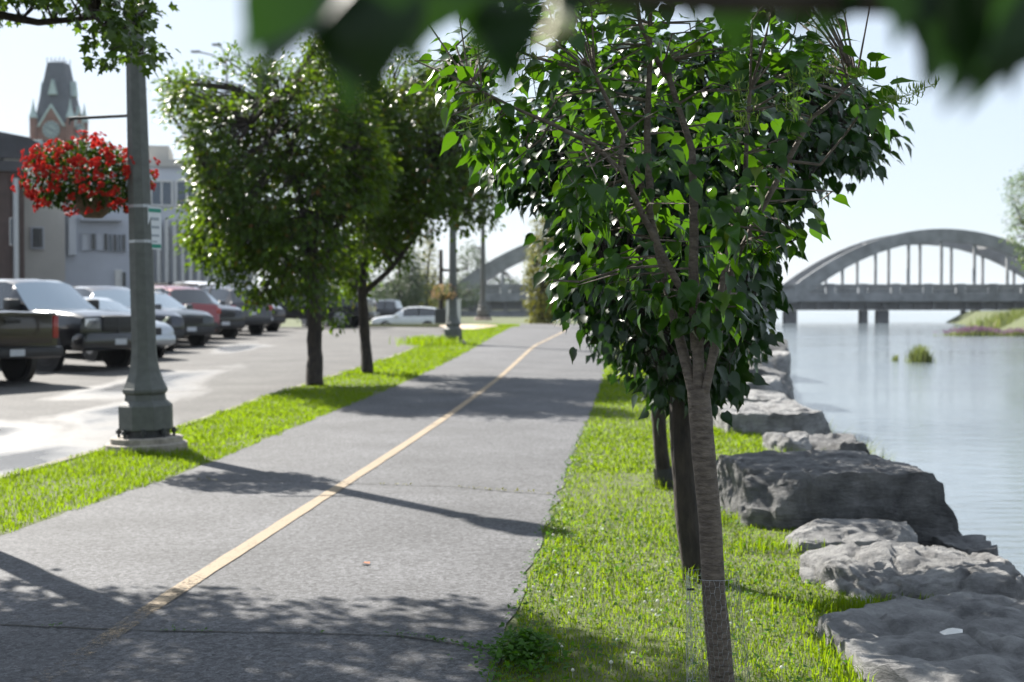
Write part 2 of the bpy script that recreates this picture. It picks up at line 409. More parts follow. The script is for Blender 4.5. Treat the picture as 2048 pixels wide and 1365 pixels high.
# ------------------------------------------------------------------ setting
def build_ground():
    ys = list(np.arange(-12, 14, .5)) + list(np.arange(14, 70, 1.0)) + list(np.arange(70, 140, 4.0)) + list(np.arange(140, 300, 8.0)) + [299.9, 300.1, 340, 420, 700, 1500, 4000]
    V = []; F = []; nc = None
    for y in ys:
        k, l, r, i, b, q = XK(y), XL(y), XR(y), XI(y), XB(y), XRS(y)
        xs = [-2500, -600, -200, -90, -40, -20, min(-12, k-2), k-.3, k-.03, k-.01, k+.05, (k+l)/2, l+.08, l+.12, (l+r)/2, r-.12, r-.08,
              (r+i)/2, i, b-.02, b+.3, b+.6, b+.9, b+1.3, (b+q)/2-.1, (b+q)/2+.1, q-3, q-1, q+1, q+3, q+8, q+40, q+300, 4000]
        nc = len(xs)
        for x in xs: V.append((x, y, zg(x, y)))
    for a in range(len(ys)-1):
        for c in range(nc-1):
            F.append((a*nc+c, a*nc+c+1, (a+1)*nc+c+1, (a+1)*nc+c))
    me = bpy.data.meshes.new('ground'); me.from_pydata(V, [], F); me.update()
    m = mat('ground_turf', (.05, .06, .02), .95, scale=3, col2=(.09, .11, .03), bump=.4, bscale=30)
    tag(link('ground', me, m), kind='structure')
build_ground()

def strip(name, fa, fb, dz, y0, y1, step, m, n=1, kind='structure', parent=None):
    ys = np.arange(y0, y1+1e-6, step); V = []; F = []
    for y in ys:
        a, b = fa(y), fb(y)
        for j in range(n+1): V.append((a+(b-a)*j/n, y, zp(y)+dz))
    for i in range(len(ys)-1):
        for j in range(n): F.append((i*(n+1)+j, i*(n+1)+j+1, (i+1)*(n+1)+j+1, (i+1)*(n+1)+j))
    me = bpy.data.meshes.new(name); me.from_pydata(V, [], F); me.update()
    o = link(name, me, m, parent)
    if kind: o['kind'] = kind
    return o
jag = lambda y, s, a: a*(noise.noise(Vector((s, y*2.2, 0))) + .6*noise.noise(Vector((s, y*7.0, 3))))
path = strip('path', lambda y: XL(y)+jag(y, 1, .05), lambda y: XR(y)+jag(y, 9, .05), .004, -12, 90, .25, M_PATH, 4)
strip('parking_lot', lambda y: -75, lambda y: XK(y)-.02, -.15, -12, 130, 1.0, M_LOT, 1)
line = strip('centre_line', lambda y: XC(y)-.048+jag(y, 4, .006), lambda y: XC(y)+.048+jag(y, 6, .006), .009, 3.2, 68, .25, M_LINE, 1, kind=None, parent=path)
# kerb: a real step between the lot and the verge
kb = MB()
ys = np.arange(-12, 62.1, .5)
sec = [(-.0, -.2), (.0, .0), (.015, .015), (.105, .015), (.12, 0), (.12, -.2)]
vs = []; fs = []
for y in ys:
    for dx, dz in sec: vs.append((XK(y)+dx-.02, y, zp(y)+dz+.0))
for i in range(len(ys)-1):
    for j in range(len(sec)-1):
        fs.append((i*6+j, i*6+j+1, (i+1)*6+j+1, (i+1)*6+j))
kb.add(vs, fs); tag(kb.build('kerb', M_KERB), kind='structure')
# sandy tip where the verge ends
sd = MB()
cx, cy = gp(940, 652).x, 55.5
ring = [(cx+1.1*math.cos(t)*(1+.2*math.sin(3*t)), cy+4.5*math.sin(t)) for t in np.linspace(0, 2*math.pi, 20)[:-1]]
sd.add([(x, y, zp(y)+.035) for x, y in ring] + [(cx, cy, zp(cy)+.05)], [(i, (i+1) % 19, 19) for i in range(19)])
tag(sd.build('sand_patch', M_SAND), kind='structure')

# river
def river():
    me = bpy.data.meshes.new('river')
    me.from_pydata([(-60, -30, WATER), (4500, -30, WATER), (4500, 8000, WATER), (-60, 8000, WATER)], [], [(0, 1, 2, 3)]); me.update()
    m = bpy.data.materials.new('river_water'); m.use_nodes = True; t = m.node_tree; N = t.nodes; L = t.links
    b = N['Principled BSDF']; b.inputs['Base Color'].default_value = (.15, .18, .20, 1); b.inputs['Roughness'].default_value = .10
    b.inputs['IOR'].default_value = 1.33; b.inputs['Specular IOR Level'].default_value = .7
    tc = N.new('ShaderNodeTexCoord'); mp = N.new('ShaderNodeMapping'); mp.inputs['Scale'].default_value = (.55, 1.5, 1); L.new(tc.outputs['Object'], mp.inputs['Vector'])
    n = N.new('ShaderNodeTexNoise'); n.inputs['Scale'].default_value = 2.2; n.inputs['Detail'].default_value = 6; L.new(mp.outputs['Vector'], n.inputs['Vector'])
    n2 = N.new('ShaderNodeTexNoise'); n2.inputs['Scale'].default_value = .06; n2.inputs['Detail'].default_value = 3; L.new(mp.outputs['Vector'], n2.inputs['Vector'])
    mr = N.new('ShaderNodeMapRange'); mr.inputs['From Min'].default_value = .42; mr.inputs['From Max'].default_value = .62; mr.inputs['To Min'].default_value = .25; mr.inputs['To Max'].default_value = .95
    L.new(n2.outputs['Fac'], mr.inputs['Value'])
    bp = N.new('ShaderNodeBump'); bp.inputs['Distance'].default_value = .06; L.new(mr.outputs['Result'], bp.inputs['Strength'])
    L.new(n.outputs['Fac'], bp.inputs['Height']); L.new(bp.outputs['Normal'], b.inputs['Normal'])
    tag(link('river', me, m), kind='structure')
river()

# ------------------------------------------------------------------ leaves
def heart_leaf(fold=.22, curl=.22, wob=0.0):
    ym = [0, .10, .26, .44, .62, .80, 1.06]
    hw = [0, .335, .40, .36, .25, .10, 0]
    V = []
    def z(x, y): return fold*abs(x)*(1-.5*y) - curl*y*y + wob*math.sin(9*y)*x + .03*math.sin(17*y+3*x)*abs(x)/.4
    for y in ym: V.append((0, y, z(0, y)))                    # midrib
    n = len(ym)
    for s in (-1, 1):
        V.append((s*.19, -.065, z(.19, 0)))                    # heart lobe
        for y, h in list(zip(ym, hw))[1:n-1]:
            V.append((s*h, y-.015, z(s*h, y)))
    F = []
    for k, s in ((n, -1), (n+n-1, 1)):
        q = [(i, i+1, k+i+1, k+i) for i in range(n-2)] + [(n-2, n-1, k+n-2, k+n-2)]
        for a, b, c_, d in q:
            f = (a, b, c_, d) if c_ != d else (a, b, c_)
            F.append(f[::-1] if s > 0 else f)
    return V, F
def tri(F):
    out = []
    for f in F:
        for i in range(1, len(f)-1): out.append((f[0], f[i], f[i+1]))
    return np.array(out, dtype=np.int32)
def simple_leaf(wd=.55, fold=.18, curl=.15):
    V = [(0,0,0), (-wd/2,.45,fold*.5), (0,.5,-curl*.25), (wd/2,.45,fold*.5), (0,1,-curl)]
    F = [(0,2,1),(0,3,2),(1,2,4),(2,3,4)]
    return V, F
def lobed_leaf():
    """a small maple-like leaf with five points"""
    V = [(0,0,0),(-.16,.12,.03),(-.52,.28,.10),(-.24,.42,.05),(-.36,.74,.05),(-.12,.66,0),(0,1,-.14),(.12,.66,0),(.36,.74,.05),(.24,.42,.05),(.52,.28,.10),(.16,.12,.03),(0,.42,-.03)]
    F = [(0,12,1),(1,12,3),(1,3,2),(3,12,5),(3,5,4),(5,12,7),(5,7,6),(7,12,9),(7,9,8),(9,12,11),(9,11,10),(11,12,0)]
    return V, [f[::-1] for f in F]
def orient(A, Nn):
    A = A/np.linalg.norm(A, axis=1, keepdims=True)
    X = np.cross(A, Nn); X /= np.linalg.norm(X, axis=1, keepdims=True)+1e-9
    Z = np.cross(X, A)
    return X, A, Z
def leaf_mesh(name, P, A, Nn, S, tmpl):
    V, F = tmpl; V = np.array(V, dtype=np.float32); F = tri(F)
    X, Y, Z = orient(A, Nn)
    n = len(P)
    out = (V[None, :, 0, None]*X[:, None] + V[None, :, 1, None]*Y[:, None] + V[None, :, 2, None]*Z[:, None])*S[:, None, None] + P[:, None]
    Fa = F[None] + (np.arange(n)*len(V))[:, None, None]
    return np_mesh(name, out.reshape(-1, 3), Fa.reshape(-1, 3))
def leaf_objs(P, A, Nn, S, meshes, parent, off):
    X, Y, Z = orient(A, Nn)
    for i in range(len(P)):
        o = bpy.data.objects.new('leaf', meshes[i % len(meshes)]); C.objects.link(o); o.parent = parent
        s = float(S[i]); p = P[i]-off
        o.matrix_local = Matrix(((X[i,0]*s, Y[i,0]*s, Z[i,0]*s, p[0]), (X[i,1]*s, Y[i,1]*s, Z[i,1]*s, p[1]), (X[i,2]*s, Y[i,2]*s, Z[i,2]*s, p[2]), (0,0,0,1)))

def in_poly(x, y, poly):
    c = False; n = len(poly); j = n-1
    for i in range(n):
        xi, yi = poly[i]; xj, yj = poly[j]
        if (yi > y) != (yj > y) and x < (xj-xi)*(y-yi)/(yj-yi)+xi: c = not c
        j = i
    return c
def edge_ratio(px, py, cx, cy, poly):
    dx, dy = px-cx, py-cy
    for t in (1.08, 1.2, 1.4, 1.7, 2.1, 2.7, 3.6, 5, 8):
        if not in_poly(cx+dx*t, cy+dy*t, poly): return 1/t
    return .08
def to_px(p):
    d = Vector(p) - Vector((0, 0, CAMH))
    f = d.y*CP - d.z*SP; u = d.x; v = d.y*SP + d.z*CP
    return 1024 + FPX*u/f, 682.5 - FPX*v/f

def grow_tree(name, label, base, trunk, trunk_r, limbs, poly, D, thick, ncl, per, lsz, lmat, bark, tmpl, spread=.16, parts=0,
              pmesh=None, droop=.5, holes=0.0, twig_r=.004, twig_n=4, cat='tree', group=None, shell=.0, seed=1, seedheads=0, face=0.0, nside=10, updir=.75, openfront=False, ragged=0.0):
    """trunk/limbs: lists of points in the place; poly: crown outline as seen from the photo's standpoint, at distance D, with real depth 'thick'"""
    rnd = random.Random(seed); rg = np.random.default_rng(seed)
    root = empty(name, base, label=label, cat=cat, group=group)
    mb = MB()
    def wobble(pts, rads, amp):
        out = []; ro = []
        for i in range(len(pts)-1):
            a, b = Vector(pts[i]), Vector(pts[i+1])
            k = 4
            for j in range(k):
                t = j/k; p = a.lerp(b, t); q = p*3.1
                p += Vector((noise.noise(q), noise.noise(q+Vector((7, 1, 2))), 0))*amp*(1 if i+j > 0 else 0)
                out.append(p); ro.append((rads[i]*(1-t)+rads[i+1]*t)*(1+.10*noise.noise(q*5)))
        out.append(Vector(pts[-1])); ro.append(rads[-1]); return out, ro
    p_, r_ = wobble(trunk, trunk_r, trunk_r[0]*.16)
    mb.tube(p_, r_, nside+4)
    skel = [Vector(p) for p in p_[len(p_)//2:]]
    for pts, r0, r1 in limbs:
        rr = [r0+(r1-r0)*i/(len(pts)-1) for i in range(len(pts))]
        q_, s_ = wobble(pts, rr, r0*.6); mb.tube(q_, s_, nside)
        skel += q_[2:]
    xs = [q[0] for q in poly]; ys_ = [q[1] for q in poly]
    cx = sum(xs)/len(xs); cy = sum(ys_)/len(ys_)
    cc = at(cx, cy, D); skn = np.array([tuple(s) for s in skel])
    P = []; A = []; Nn = []; S = []
    k = 0; tries = 0
    while k < ncl and tries < ncl*30:
        tries += 1
        px = rnd.uniform(min(xs), max(xs)); py = rnd.uniform(min(ys_), max(ys_))
        if not in_poly(px, py, poly): continue
        r = edge_ratio(px, py, cx, cy, poly)
        if shell and r < shell and rnd.random() < .6: continue
        dmax = thick*math.sqrt(max(.03, 1-r*r)); dd = rnd.uniform(-dmax, dmax)
        if shell and rnd.random() < .5: dd = math.copysign(dmax*rnd.uniform(.65, 1), dd)
        c = at(px, py, D); c = c + Vector((0, dd, 0))
        # keep the silhouette: slide along the sight line
        c = at(px, py, D+dd)
        if holes and noise.noise(c*holes) < -.28: continue
        if openfront and r < .62 and dd < .05 and rnd.random() < .55: continue
        if ragged and r > .62 and noise.noise(c*ragged+Vector((7, 3, 1))) < .06: continue
        k += 1
        j = int(np.argmin(((skn-np.array(c))**2).sum(1))); s = skel[j]
        mid = s.lerp(c, .5) + Vector((rnd.gauss(0, .06), rnd.gauss(0, .06), .08*(c-s).length))
        mb.tube([s, mid, c], [twig_r*1.7, twig_r*1.2, twig_r*.5], twig_n, cap=False)
        out = (c-cc); out = out.normalized() if out.length > .01 else Vector((0, 0, 1))
        tw = (c-mid).normalized()
        m = max(2, int(rnd.gauss(per, per*.3)))
        for i in range(m):
            ph = i*2.4 + rnd.random(); sp = spread*rnd.uniform(.15, 1.0)
            off = Vector((rnd.gauss(0, 1), rnd.gauss(0, 1), rnd.gauss(0, .75))); off = off*(min(1, 1.7/max(.01, off.length)))*sp*.62
            d = off.normalized()*.8 + out*.45 + tw*.25 + Vector((0, -face, -droop*rnd.uniform(.3, 1.5)))
            P.append(c+off); A.append(d); S.append(lsz*rnd.triangular(.45, 1.3, .95))
            Nn.append(Vector((rnd.gauss(0, .5), rnd.gauss(0, .5)-face, updir)) + out*.4)
    P = np.array([tuple(p) for p in P]); A = np.array([tuple(p) for p in A]); Nn = np.array([tuple(p) for p in Nn]); S = np.array(S)
    tr = mb.build('trunk', bark, root, smooth=True, ang=60, off=base)
    b = np.array(tuple(base))
    if parts:
        # the leaves that show largest: nearest ones inside the frame
        score = P[:, 1].copy()
        for i in range(len(P)):
            x, y = to_px(P[i])
            if not (0 < x < 2048 and 0 < y < 1365): score[i] += 50
        order = np.argsort(score); near = order[:parts]; rest = order[parts:]
    else:
        rest = np.arange(len(P)); near = []
    if len(rest):
        me = leaf_mesh('crown', P[rest]-b, A[rest], Nn[rest], S[rest], tmpl)
        cr = link('crown', me, lmat, root)
        cr['kind'] = 'stuff'
    else:
        cr = root
    if parts:
        leaf_objs(P[near], A[near], Nn[near], S[near], pmesh, cr if len(rest) else root, b)
    if seedheads:
        sb = MB()
        for _ in range(seedheads):
            for t in range(200):
                px = rnd.uniform(min(xs), max(xs)); py = rnd.uniform(min(ys_), max(ys_))
                if in_poly(px, py, poly) and edge_ratio(px, py, cx, cy, poly) > .55 and py < cy+20: break
            c = at(px, py, D - thick*rnd.uniform(.1, .8))
            ax = Vector((rnd.gauss(0, .4), rnd.gauss(0, .4), 1)).normalized()
            if px > 1650: ax = Vector((.9, rnd.gauss(0, .3), .35)).normalized()
            Lh = rnd.uniform(.12, .2)
            sb.tube([c, c+ax*Lh], [.0016, .0008], 4)
            for i in range(26):
                t = rnd.uniform(.15, 1); dr = (Vector((rnd.gauss(0, 1), rnd.gauss(0, 1), rnd.gauss(0, .5)))).normalized()
                a0 = c+ax*Lh*t; a1 = a0+dr*.06*(1.15-t)
                sb.tube([a0, a1], [.001, .0008], 3, cap=False)
                sb.tube([a1, a1+Vector((dr.x*.006, dr.y*.006, .010)), a1+Vector((dr.x*.004, dr.y*.004, .022))], [.001, .0027, .0006], 4, cap=False)
        o = sb.build('seed_cluster', M_SEED, root, off=base); o['kind'] = 'stuff'
    return root

def hm(name, fold, curl, m, wob=0.0):
    V, F = heart_leaf(fold, curl, wob); me = bpy.data.meshes.new(name); me.from_pydata(V, [], F); me.update(); me.materials.append(m)
    me.shade_smooth(); return me
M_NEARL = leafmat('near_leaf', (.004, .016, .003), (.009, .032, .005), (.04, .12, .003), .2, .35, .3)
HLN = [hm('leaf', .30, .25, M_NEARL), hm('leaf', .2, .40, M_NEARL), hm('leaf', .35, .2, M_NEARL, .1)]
HL = [hm('leaf', .30, .25, M_LILAC), hm('leaf', .15, .40, M_LILAC, .15), hm('leaf', .42, .12, M_LILAC), hm('leaf', .25, .55, M_LILAC, -.12)]
HLD = [hm('leaf', .30, .25, M_LILACD), hm('leaf', .2, .40, M_LILACD), hm('leaf', .4, .3, M_LILACD)]

# ------------------------------------------------------------------ bridge
def bridge():
    Y0 = 250.0; zt = at(0, 569, Y0).z; zb = at(0, 621, Y0).z; zf = at(0, 602, Y0).z
    root = empty('arch_bridge', (40, Y0, WATER), label='long grey concrete bridge with bowstring arches crossing the river', cat='bridge')
    off = (40, Y0, WATER)
    Xa = lambda px, D=Y0: (px-1024)/FPX*D
    x0, x1 = Xa(740), Xa(2700)
    WID = 14.0
    mb = MB(); mb.box(x0, x1, Y0, Y0+WID, zf-.2, zf+.35); mb.build('deck', M_CONC, root, off=off)
    for yy in (Y0-.35, Y0+WID-.3):
        f = MB(); f.box(x0, x1, yy, yy+.6, zf+.35, zf+1.35); f.box(x0, x1, yy-.08, yy+.68, zt-.38, zt); f.box(x0, x1, yy-.15, yy+.7, zf-.12, zf+.4)
        f.build('parapet', M_CONC, root, off=off)
    # parapet posts and balusters, near side; the balusters are only a pixel or two wide
    px = 1010 - 65*4
    posts = []
    pm = None
    while px < 2300:
        x = Xa(px); b = MB(); b.box(x-.75, x+.75, Y0-.48, Y0+.3, zf+.2, zt+.12, .05); b.build('parapet_post', M_CONC, root, off=off); posts.append(x); px += 65
    bl = MB()
    for a, b_ in zip(posts[:-1], posts[1:]):
        n = 13
        for i in range(1, n):
            x = a+.75 + (b_-a-1.5)*i/n
            bl.lathe([(.14, zf+1.35), (.21, zf+1.7), (.14, zt-.6), (.17, zt-.38)], 6, Matrix.Translation((x, Y0-.05, 0)), close=False)
    o = bl.build('baluster', M_CONC, root, off=off); o['kind'] = 'stuff'
    # floor beams and the edge girder underneath
    for px in np.arange(780, 2300, 33):
        x = Xa(px); b = MB(); b.box(x-.35, x+.35, Y0+.3, Y0+WID-.6, zb, zf-.2); b.build('floor_beam', M_CONCD, root, off=off)
    for yy in (Y0+.9, Y0+WID-1.6):
        b = MB(); b.box(x0, x1, yy, yy+.7, zb+.05, zf-.21); b.build('girder', M_CONCD, root, off=off)
    # arches: two spans, two ribs each
    zc = at(0, 458, Y0).z
    for xc in (Xa(1203), Xa(1883), Xa(2563)):
        half = Xa(1024+337)
        for yy in (Y0-.3, Y0+WID-1.1):
            top = []; bot = []
            for i in range(33):
                t = -1+2*i/32
                top.append((xc+half*t, zf-.3 + (zc-zf+.3)*(1-t*t)))
                th = 2.2 + 1.5*t*t
                bot.append((xc+half*t, max(zf-.4, zf-.3+(zc-zf+.3)*(1-t*t)-th)))
            m = MB(); vs = []; fs = []
            for (xa, za), (xb, zb_) in zip(top, bot):
                vs += [(xa, yy, za), (xa, yy+1.3, za), (xb, yy+1.3, zb_), (xb, yy, zb_)]
            for i in range(32):
                for j in range(4):
                    fs.append((i*4+j, i*4+(j+1) % 4, (i+1)*4+(j+1) % 4, (i+1)*4+j))
            fs += [(0, 1, 2, 3), (128, 129, 130, 131)]
            m.add(vs, fs); m.build('arch_rib', M_CONC, root, off=off)
            sp = Xa(1024+66)
            for i in range(-4, 5):
                x = xc + i*sp
                t = i*sp/half; th = 2.2+1.5*t*t
                zz = zf-.3+(zc-zf+.3)*(1-t*t)-th
                if zz < zt+.3: continue
                h = MB(); h.box(x-.21, x+.21, yy+.35, yy+.95, zt-.1, zz+.15); h.build('hanger', M_CONC, root, off=off)
        for t in (-.35, 0, .35):
            z = zf-.3+(zc-zf+.3)*(1-t*t)-1.6
            h = MB(); h.box(xc+half*t-.5, xc+half*t+.5, Y0+1.0, Y0+WID-1.1, z, z+1.1); h.build('cross_brace', M_CONC, root, off=off)
    for px, w_ in ((1585, 26), (1733, 15), (1771, 24), (1935, 6), (1960, 15), (2180, 26), (2330, 16)):
        x = Xa(px); hw = Xa(1024+w_)/2
        p = MB(); p.box(x-hw, x+hw, Y0+1.5, Y0+3.5, WATER-1.2, zb-.02, .2); p.build('pier', M_CONCD, root, off=off)
    x = Xa(1205)
    p = MB(); p.box(x-30, Xa(1549), Y0+.8, Y0+WID-1, WATER-1.2, zb-.02, .2); p.build('abutment', M_CONC, root, off=off)
bridge()

rw = empty('river_wall', (8.8, 56, WATER), label='weathered concrete river wall end standing in the water before the bridge', cat='wall')
a = at(1497, 700, 53).x; b = at(1531, 700, 53).x
m = MB(); m.box(a-2.5, b, 53, 75, WATER-1, at(0, 697, 53).z, .06); m.build('footing', M_RIVERWALL, rw, off=(8.8, 56, WATER))
m = MB(); m.box(a-2.5, b+.12, 52.9, 75, at(0, 697, 53).z+.003, at(0, 689, 53).z, .04); m.build('ledge', M_RIVERWALL, rw, off=(8.8, 56, WATER))
m = MB(); m.prism([(a-2.5, at(0, 689, 53).z+.003), (b-.05, at(0, 689, 53).z+.003), (b-.25, 1.35), (a-2.5, 1.35)], 53.1, 75, 'y'); m.build('parapet', M_RIVERWALL, rw, off=(8.8, 56, WATER))

# ------------------------------------------------------------------ buildings
def window(parent, off, x0, x1, z0, z1, y, frame, glass, d=.12, mull=0):
    f = MB()
    t = min(.12, (x1-x0)*.12)
    f.box(x0-t, x1+t, y-d, y+.02, z0-t, z0); f.box(x0-t, x1+t, y-d, y+.02, z1, z1+t)
    f.box(x0-t, x0, y-d, y+.02, z0, z1); f.box(x1, x1+t, y-d, y+.02, z0, z1)
    for k in range(mull):
        x = x0+(x1-x0)*(k+1)/(mull+1); f.box(x-.05, x+.05, y-d*.8, y+.01, z0, z1)
    o = f.build('window', frame, parent, off=off)
    p = MB(); p.box(x0, x1, y-.03, y+.01, z0, z1); p.build('pane', glass, o)
    p2 = p  # pane vertices share the thing's origin
    for c in o.children:
        c.location = (-off[0], -off[1], -off[2])
    return o
def bldg(name, label, px0, px1, pytop, D, depth, wall, wins, zbase=-.6, cornice=None, frame=M_TRIM, extra=None):
    """front faces the lot; its right corner stands at px1, distance D; local x runs along the front"""
    a = math.atan((px1-1024)/FPX); e = Vector((math.cos(a), -math.sin(a))); c = Vector((at(px1, 600, D).x, D))
    def lx(px):
        u = (px-1024)/FPX                      # c + s*e = t*(u,1)
        return (u*c.y - c.x)/(e.x - u*e.y)
    def lz(px, py):
        t = c.y + lx(px)*e.y
        return CAMH + (HOR-py)/FPX*t - zbase
    root = empty(name, (c.x, c.y, zbase), -a, label=label, cat='building')
    off = (0, 0, 0); x0 = lx(px0); zt = lz(px1, pytop)
    m = MB(); m.box(x0, 0, 0, depth, 0, zt); m.build('wall', wall, root)
    if cornice:
        k = MB(); k.box(x0-.25, .12, -.25, depth+.2, zt+.003, zt+.45); k.build('cornice', cornice, root)
    for (a_, b_, c_, d_, g, mu) in wins:
        window(root, off, lx(a_), lx(b_), lz(a_, d_), lz(a_, c_), -.01, frame, g, mull=mu)
    if extra: extra(root, x0, 0, zt, lx, lz)
    return root
def pipe_extra(root, x0, x1, zt, lx, lz):
    p = MB(); p.tube([(x1-.35, -.15, 0), (x1-.35, -.15, zt-.3)], .13, 8); p.build('downpipe', M_STEEL, root)
bldg('brick_building', 'dark brown brick building at the far left edge with a steel downpipe', -160, 50, 345, 62, 14, M_BRICKB,
     [(22, 34, 438, 490, M_WINB, 0), (-60, -30, 438, 490, M_WINB, 0), (-120, -90, 438, 490, M_WINB, 0)], cornice=M_DARKROOF, extra=pipe_extra)
def gable_extra(root, x0, x1, zt, lx, lz):
    r = MB(); r.prism([(x0-3, zt+.46), (x1-.5, zt+.46), (x0+1.2, zt+1.2), (x0-3, zt+1.9)], .5, 12, 'y'); r.build('roof', M_DARKROOF, root)
    p = MB(); p.box(lx(42), lx(86), 3, 8, zt+.47, zt+1.35, .05); p.build('roof_unit', M_COPPER, root)
    b = MB(); b.box(x0-.003, x1+.003, -.03, .01, 3.2, 3.35); b.build('string_course', M_GREYW, root)
bldg('beige_building', 'plain beige rendered building with one small dark window behind the flower basket', 10, 131, 322, 74, 14, M_BEIGE,
     [(66, 87, 457, 496, M_WIND, 0)], cornice=M_DARKROOF, extra=gable_extra, frame=M_GREYW)
def vent_extra(root, x0, x1, zt, lx, lz):
    d = MB(); xx = lx(146); d.box(xx-.2, xx+.2, -.35, 0, lz(146, 512), lz(146, 430), .04); d.build('duct', M_PALEW, root)
    dd = MB(); xx = lx(238); dd.box(xx-.2, xx+.2, -.08, 0, 0, lz(238, 540), .02); dd.build('door', M_TRIM, root)
    cc = MB(); xx = lx(200); cc.box(xx-1.0, xx+1.2, -.6, 0, lz(200, 443), lz(200, 437)); cc.build('canopy', M_GREYW, root)
bldg('grey_building', 'grey wall building with a row of narrow windows left of the near lamp post', 120, 262, 345, 80, 12, M_GREYW,
     [(166, 180, 468, 500, M_PALEW, 0), (184, 192, 468, 500, M_WIND, 0), (196, 207, 468, 500, M_PALEW, 0), (209, 216, 468, 502, M_WIND, 0), (219, 225, 470, 503, M_WINB, 0), (228, 234, 470, 503, M_WIND, 0), (237, 243, 470, 504, M_WINB, 0), (246, 252, 470, 504, M_WIND, 0), (244, 252, 545, 575, M_WIND, 0)], extra=vent_extra, frame=M_GREYW)
def col_extra(root, x0, x1, zt, lx, lz):
    for px in np.arange(303, 520, 16):
        xx = lx(px); c = MB(); c.box(xx-.10, xx+.10, -.5, -.2, 0, lz(px, 440)); c.build('pilaster', M_TRIM, root)
    h = MB(); h.box(lx(296), lx(338), 1, 6, zt+.46, zt+1.4); h.build('penthouse', M_BEIGE, root)
w3 = [(268, 296, 365, 410, M_WINB, 1), (306, 344, 365, 410, M_WINB, 1), (356, 394, 365, 410, M_WINB, 1), (404, 440, 365, 410, M_WINB, 1), (450, 488, 365, 410, M_WINB, 1)]
for px in range(266, 500, 16):
    w3 += [(px+2, px+9, 455, 494, M_PALEW if (px//16) % 2 else M_WINB, 0), (px+2, px+9, 502, 520, M_WIND, 0), (px+2, px+9, 524, 560, M_WINB, 0)]
bldg('office_building', 'pale flat roofed office block with blue windows behind the tree crown', 250, 505, 338, 88, 15, M_PALEW, w3, cornice=M_BEIGE, extra=col_extra)

def church():
    D = 250.0; c = at(103, 600, D); off = (c.x, D+5, 0)
    root = empty('church_tower', off, R(-4), label='red brick clock tower with steep slate roof on the skyline', cat='tower')
    k = D/FPX
    hw = 3.35
    zb = at(0, 243, D).z
    b = MB(); b.box(-hw, hw, -hw, hw, 0, zb); b.build('tower_body', M_REDBRICK, root)
    zt = at(0, 118, D).z; tw = 1.5
    r = MB(); r.add([(-hw+.1, -hw+.1, zb+.004), (hw-.1, -hw+.1, zb+.004), (hw-.1, hw-.1, zb+.004), (-hw+.1, hw-.1, zb+.004), (-tw, -tw, zt), (tw, -tw, zt), (tw, tw, zt), (-tw, tw, zt)],
          [(0, 1, 5, 4), (1, 2, 6, 5), (2, 3, 7, 6), (3, 0, 4, 7), (4, 5, 6, 7)])
    rf = r.build('roof', M_SLATE, root)
    cr = MB()
    for i in range(5):
        for s in (-1, 1):
            cr.box(-tw+i*tw/2-.06, -tw+i*tw/2+.06, s*tw-.06, s*tw+.06, zt, zt+.9)
    cr.build('cresting', M_SLATE, rf)
    for ang in range(4):
        Rm = Matrix.Rotation(R(90*ang), 4, 'Z')
        g = MB(); g.prism([(-2.3, zb-.5), (2.3, zb-.5), (0, zb+2.9)], -hw-.25, -hw+3, 'y', Rm); g.build('gable', M_REDBRICK, root)
        t = MB()
        for s in (-1, 1):
            t.prism([(s*2.55, zb-.7), (s*2.15, zb-.7), (0, zb+2.7), (0, zb+3.3)], -hw-.45, -hw+.1, 'y', Rm)
        t.build('gable_coping', M_COPPER, root)
        cl = MB(); cl.lathe([(1.55, 0), (1.55, .2)], 28, Rm @ Matrix.Translation((0, -hw-.28, zb-1.3)) @ Matrix.Rotation(R(90), 4, 'X'))
        co = cl.build('clock_face', M_CLOCK, root)
        rg = MB()
        for q in range(12):
            rg.box(-.09, .09, -.04, .04, .95, 1.4, M=Rm @ Matrix.Translation((0, -hw-.5, zb-1.3)) @ Matrix.Rotation(q*math.pi/6, 4, 'Y'))
        rg.build('hour_marks', M_SLATE, co)['kind'] = 'stuff'
        for ang_, ln_ in ((-60, 1.1), (120, .75)):
            hd = MB(); hd.box(-.08, .08, -.05, .05, 0, ln_, M=Rm @ Matrix.Translation((0, -hw-.55, zb-1.3)) @ Matrix.Rotation(R(ang_), 4, 'Y')); hd.build('clock_hand', M_SLATE, co)
        d = MB(); d.prism([(-.8, zb+5.0), (.8, zb+5.0), (0, zb+7.7)], -3.2, -1.4, 'y', Rm); d.build('dormer', M_COPPER, rf)
        for s in (-1.3, 1.3):
            a_ = MB(); pr = [(s-.75, zb-6.2), (s+.75, zb-6.2)] + [(s+.75*math.cos(t_), zb-3.9+.75*math.sin(t_)) for t_ in np.linspace(0, math.pi, 9)]
            a_.prism(pr, -hw-.05, -hw+.3, 'y', Rm); a_.build('louvre_window', M_SLATE, root)
    for sx in (-1, 1):
        for sy in (-1, 1):
            M4 = Matrix.Translation((sx*hw, sy*hw, 0))
            t = MB(); t.lathe([(.7, 0), (.7, zb+.8)], 8, M4); t.build('corner_turret', M_REDBRICK, root, smooth=True)
            t = MB(); t.lathe([(.85, zb+.8), (.8, zb+1.0), (.45, zb+2.0), (.18, zb+3.2), (.03, zb+4.3)], 8, M4); t.build('pinnacle', M_COPPER, root)
church()

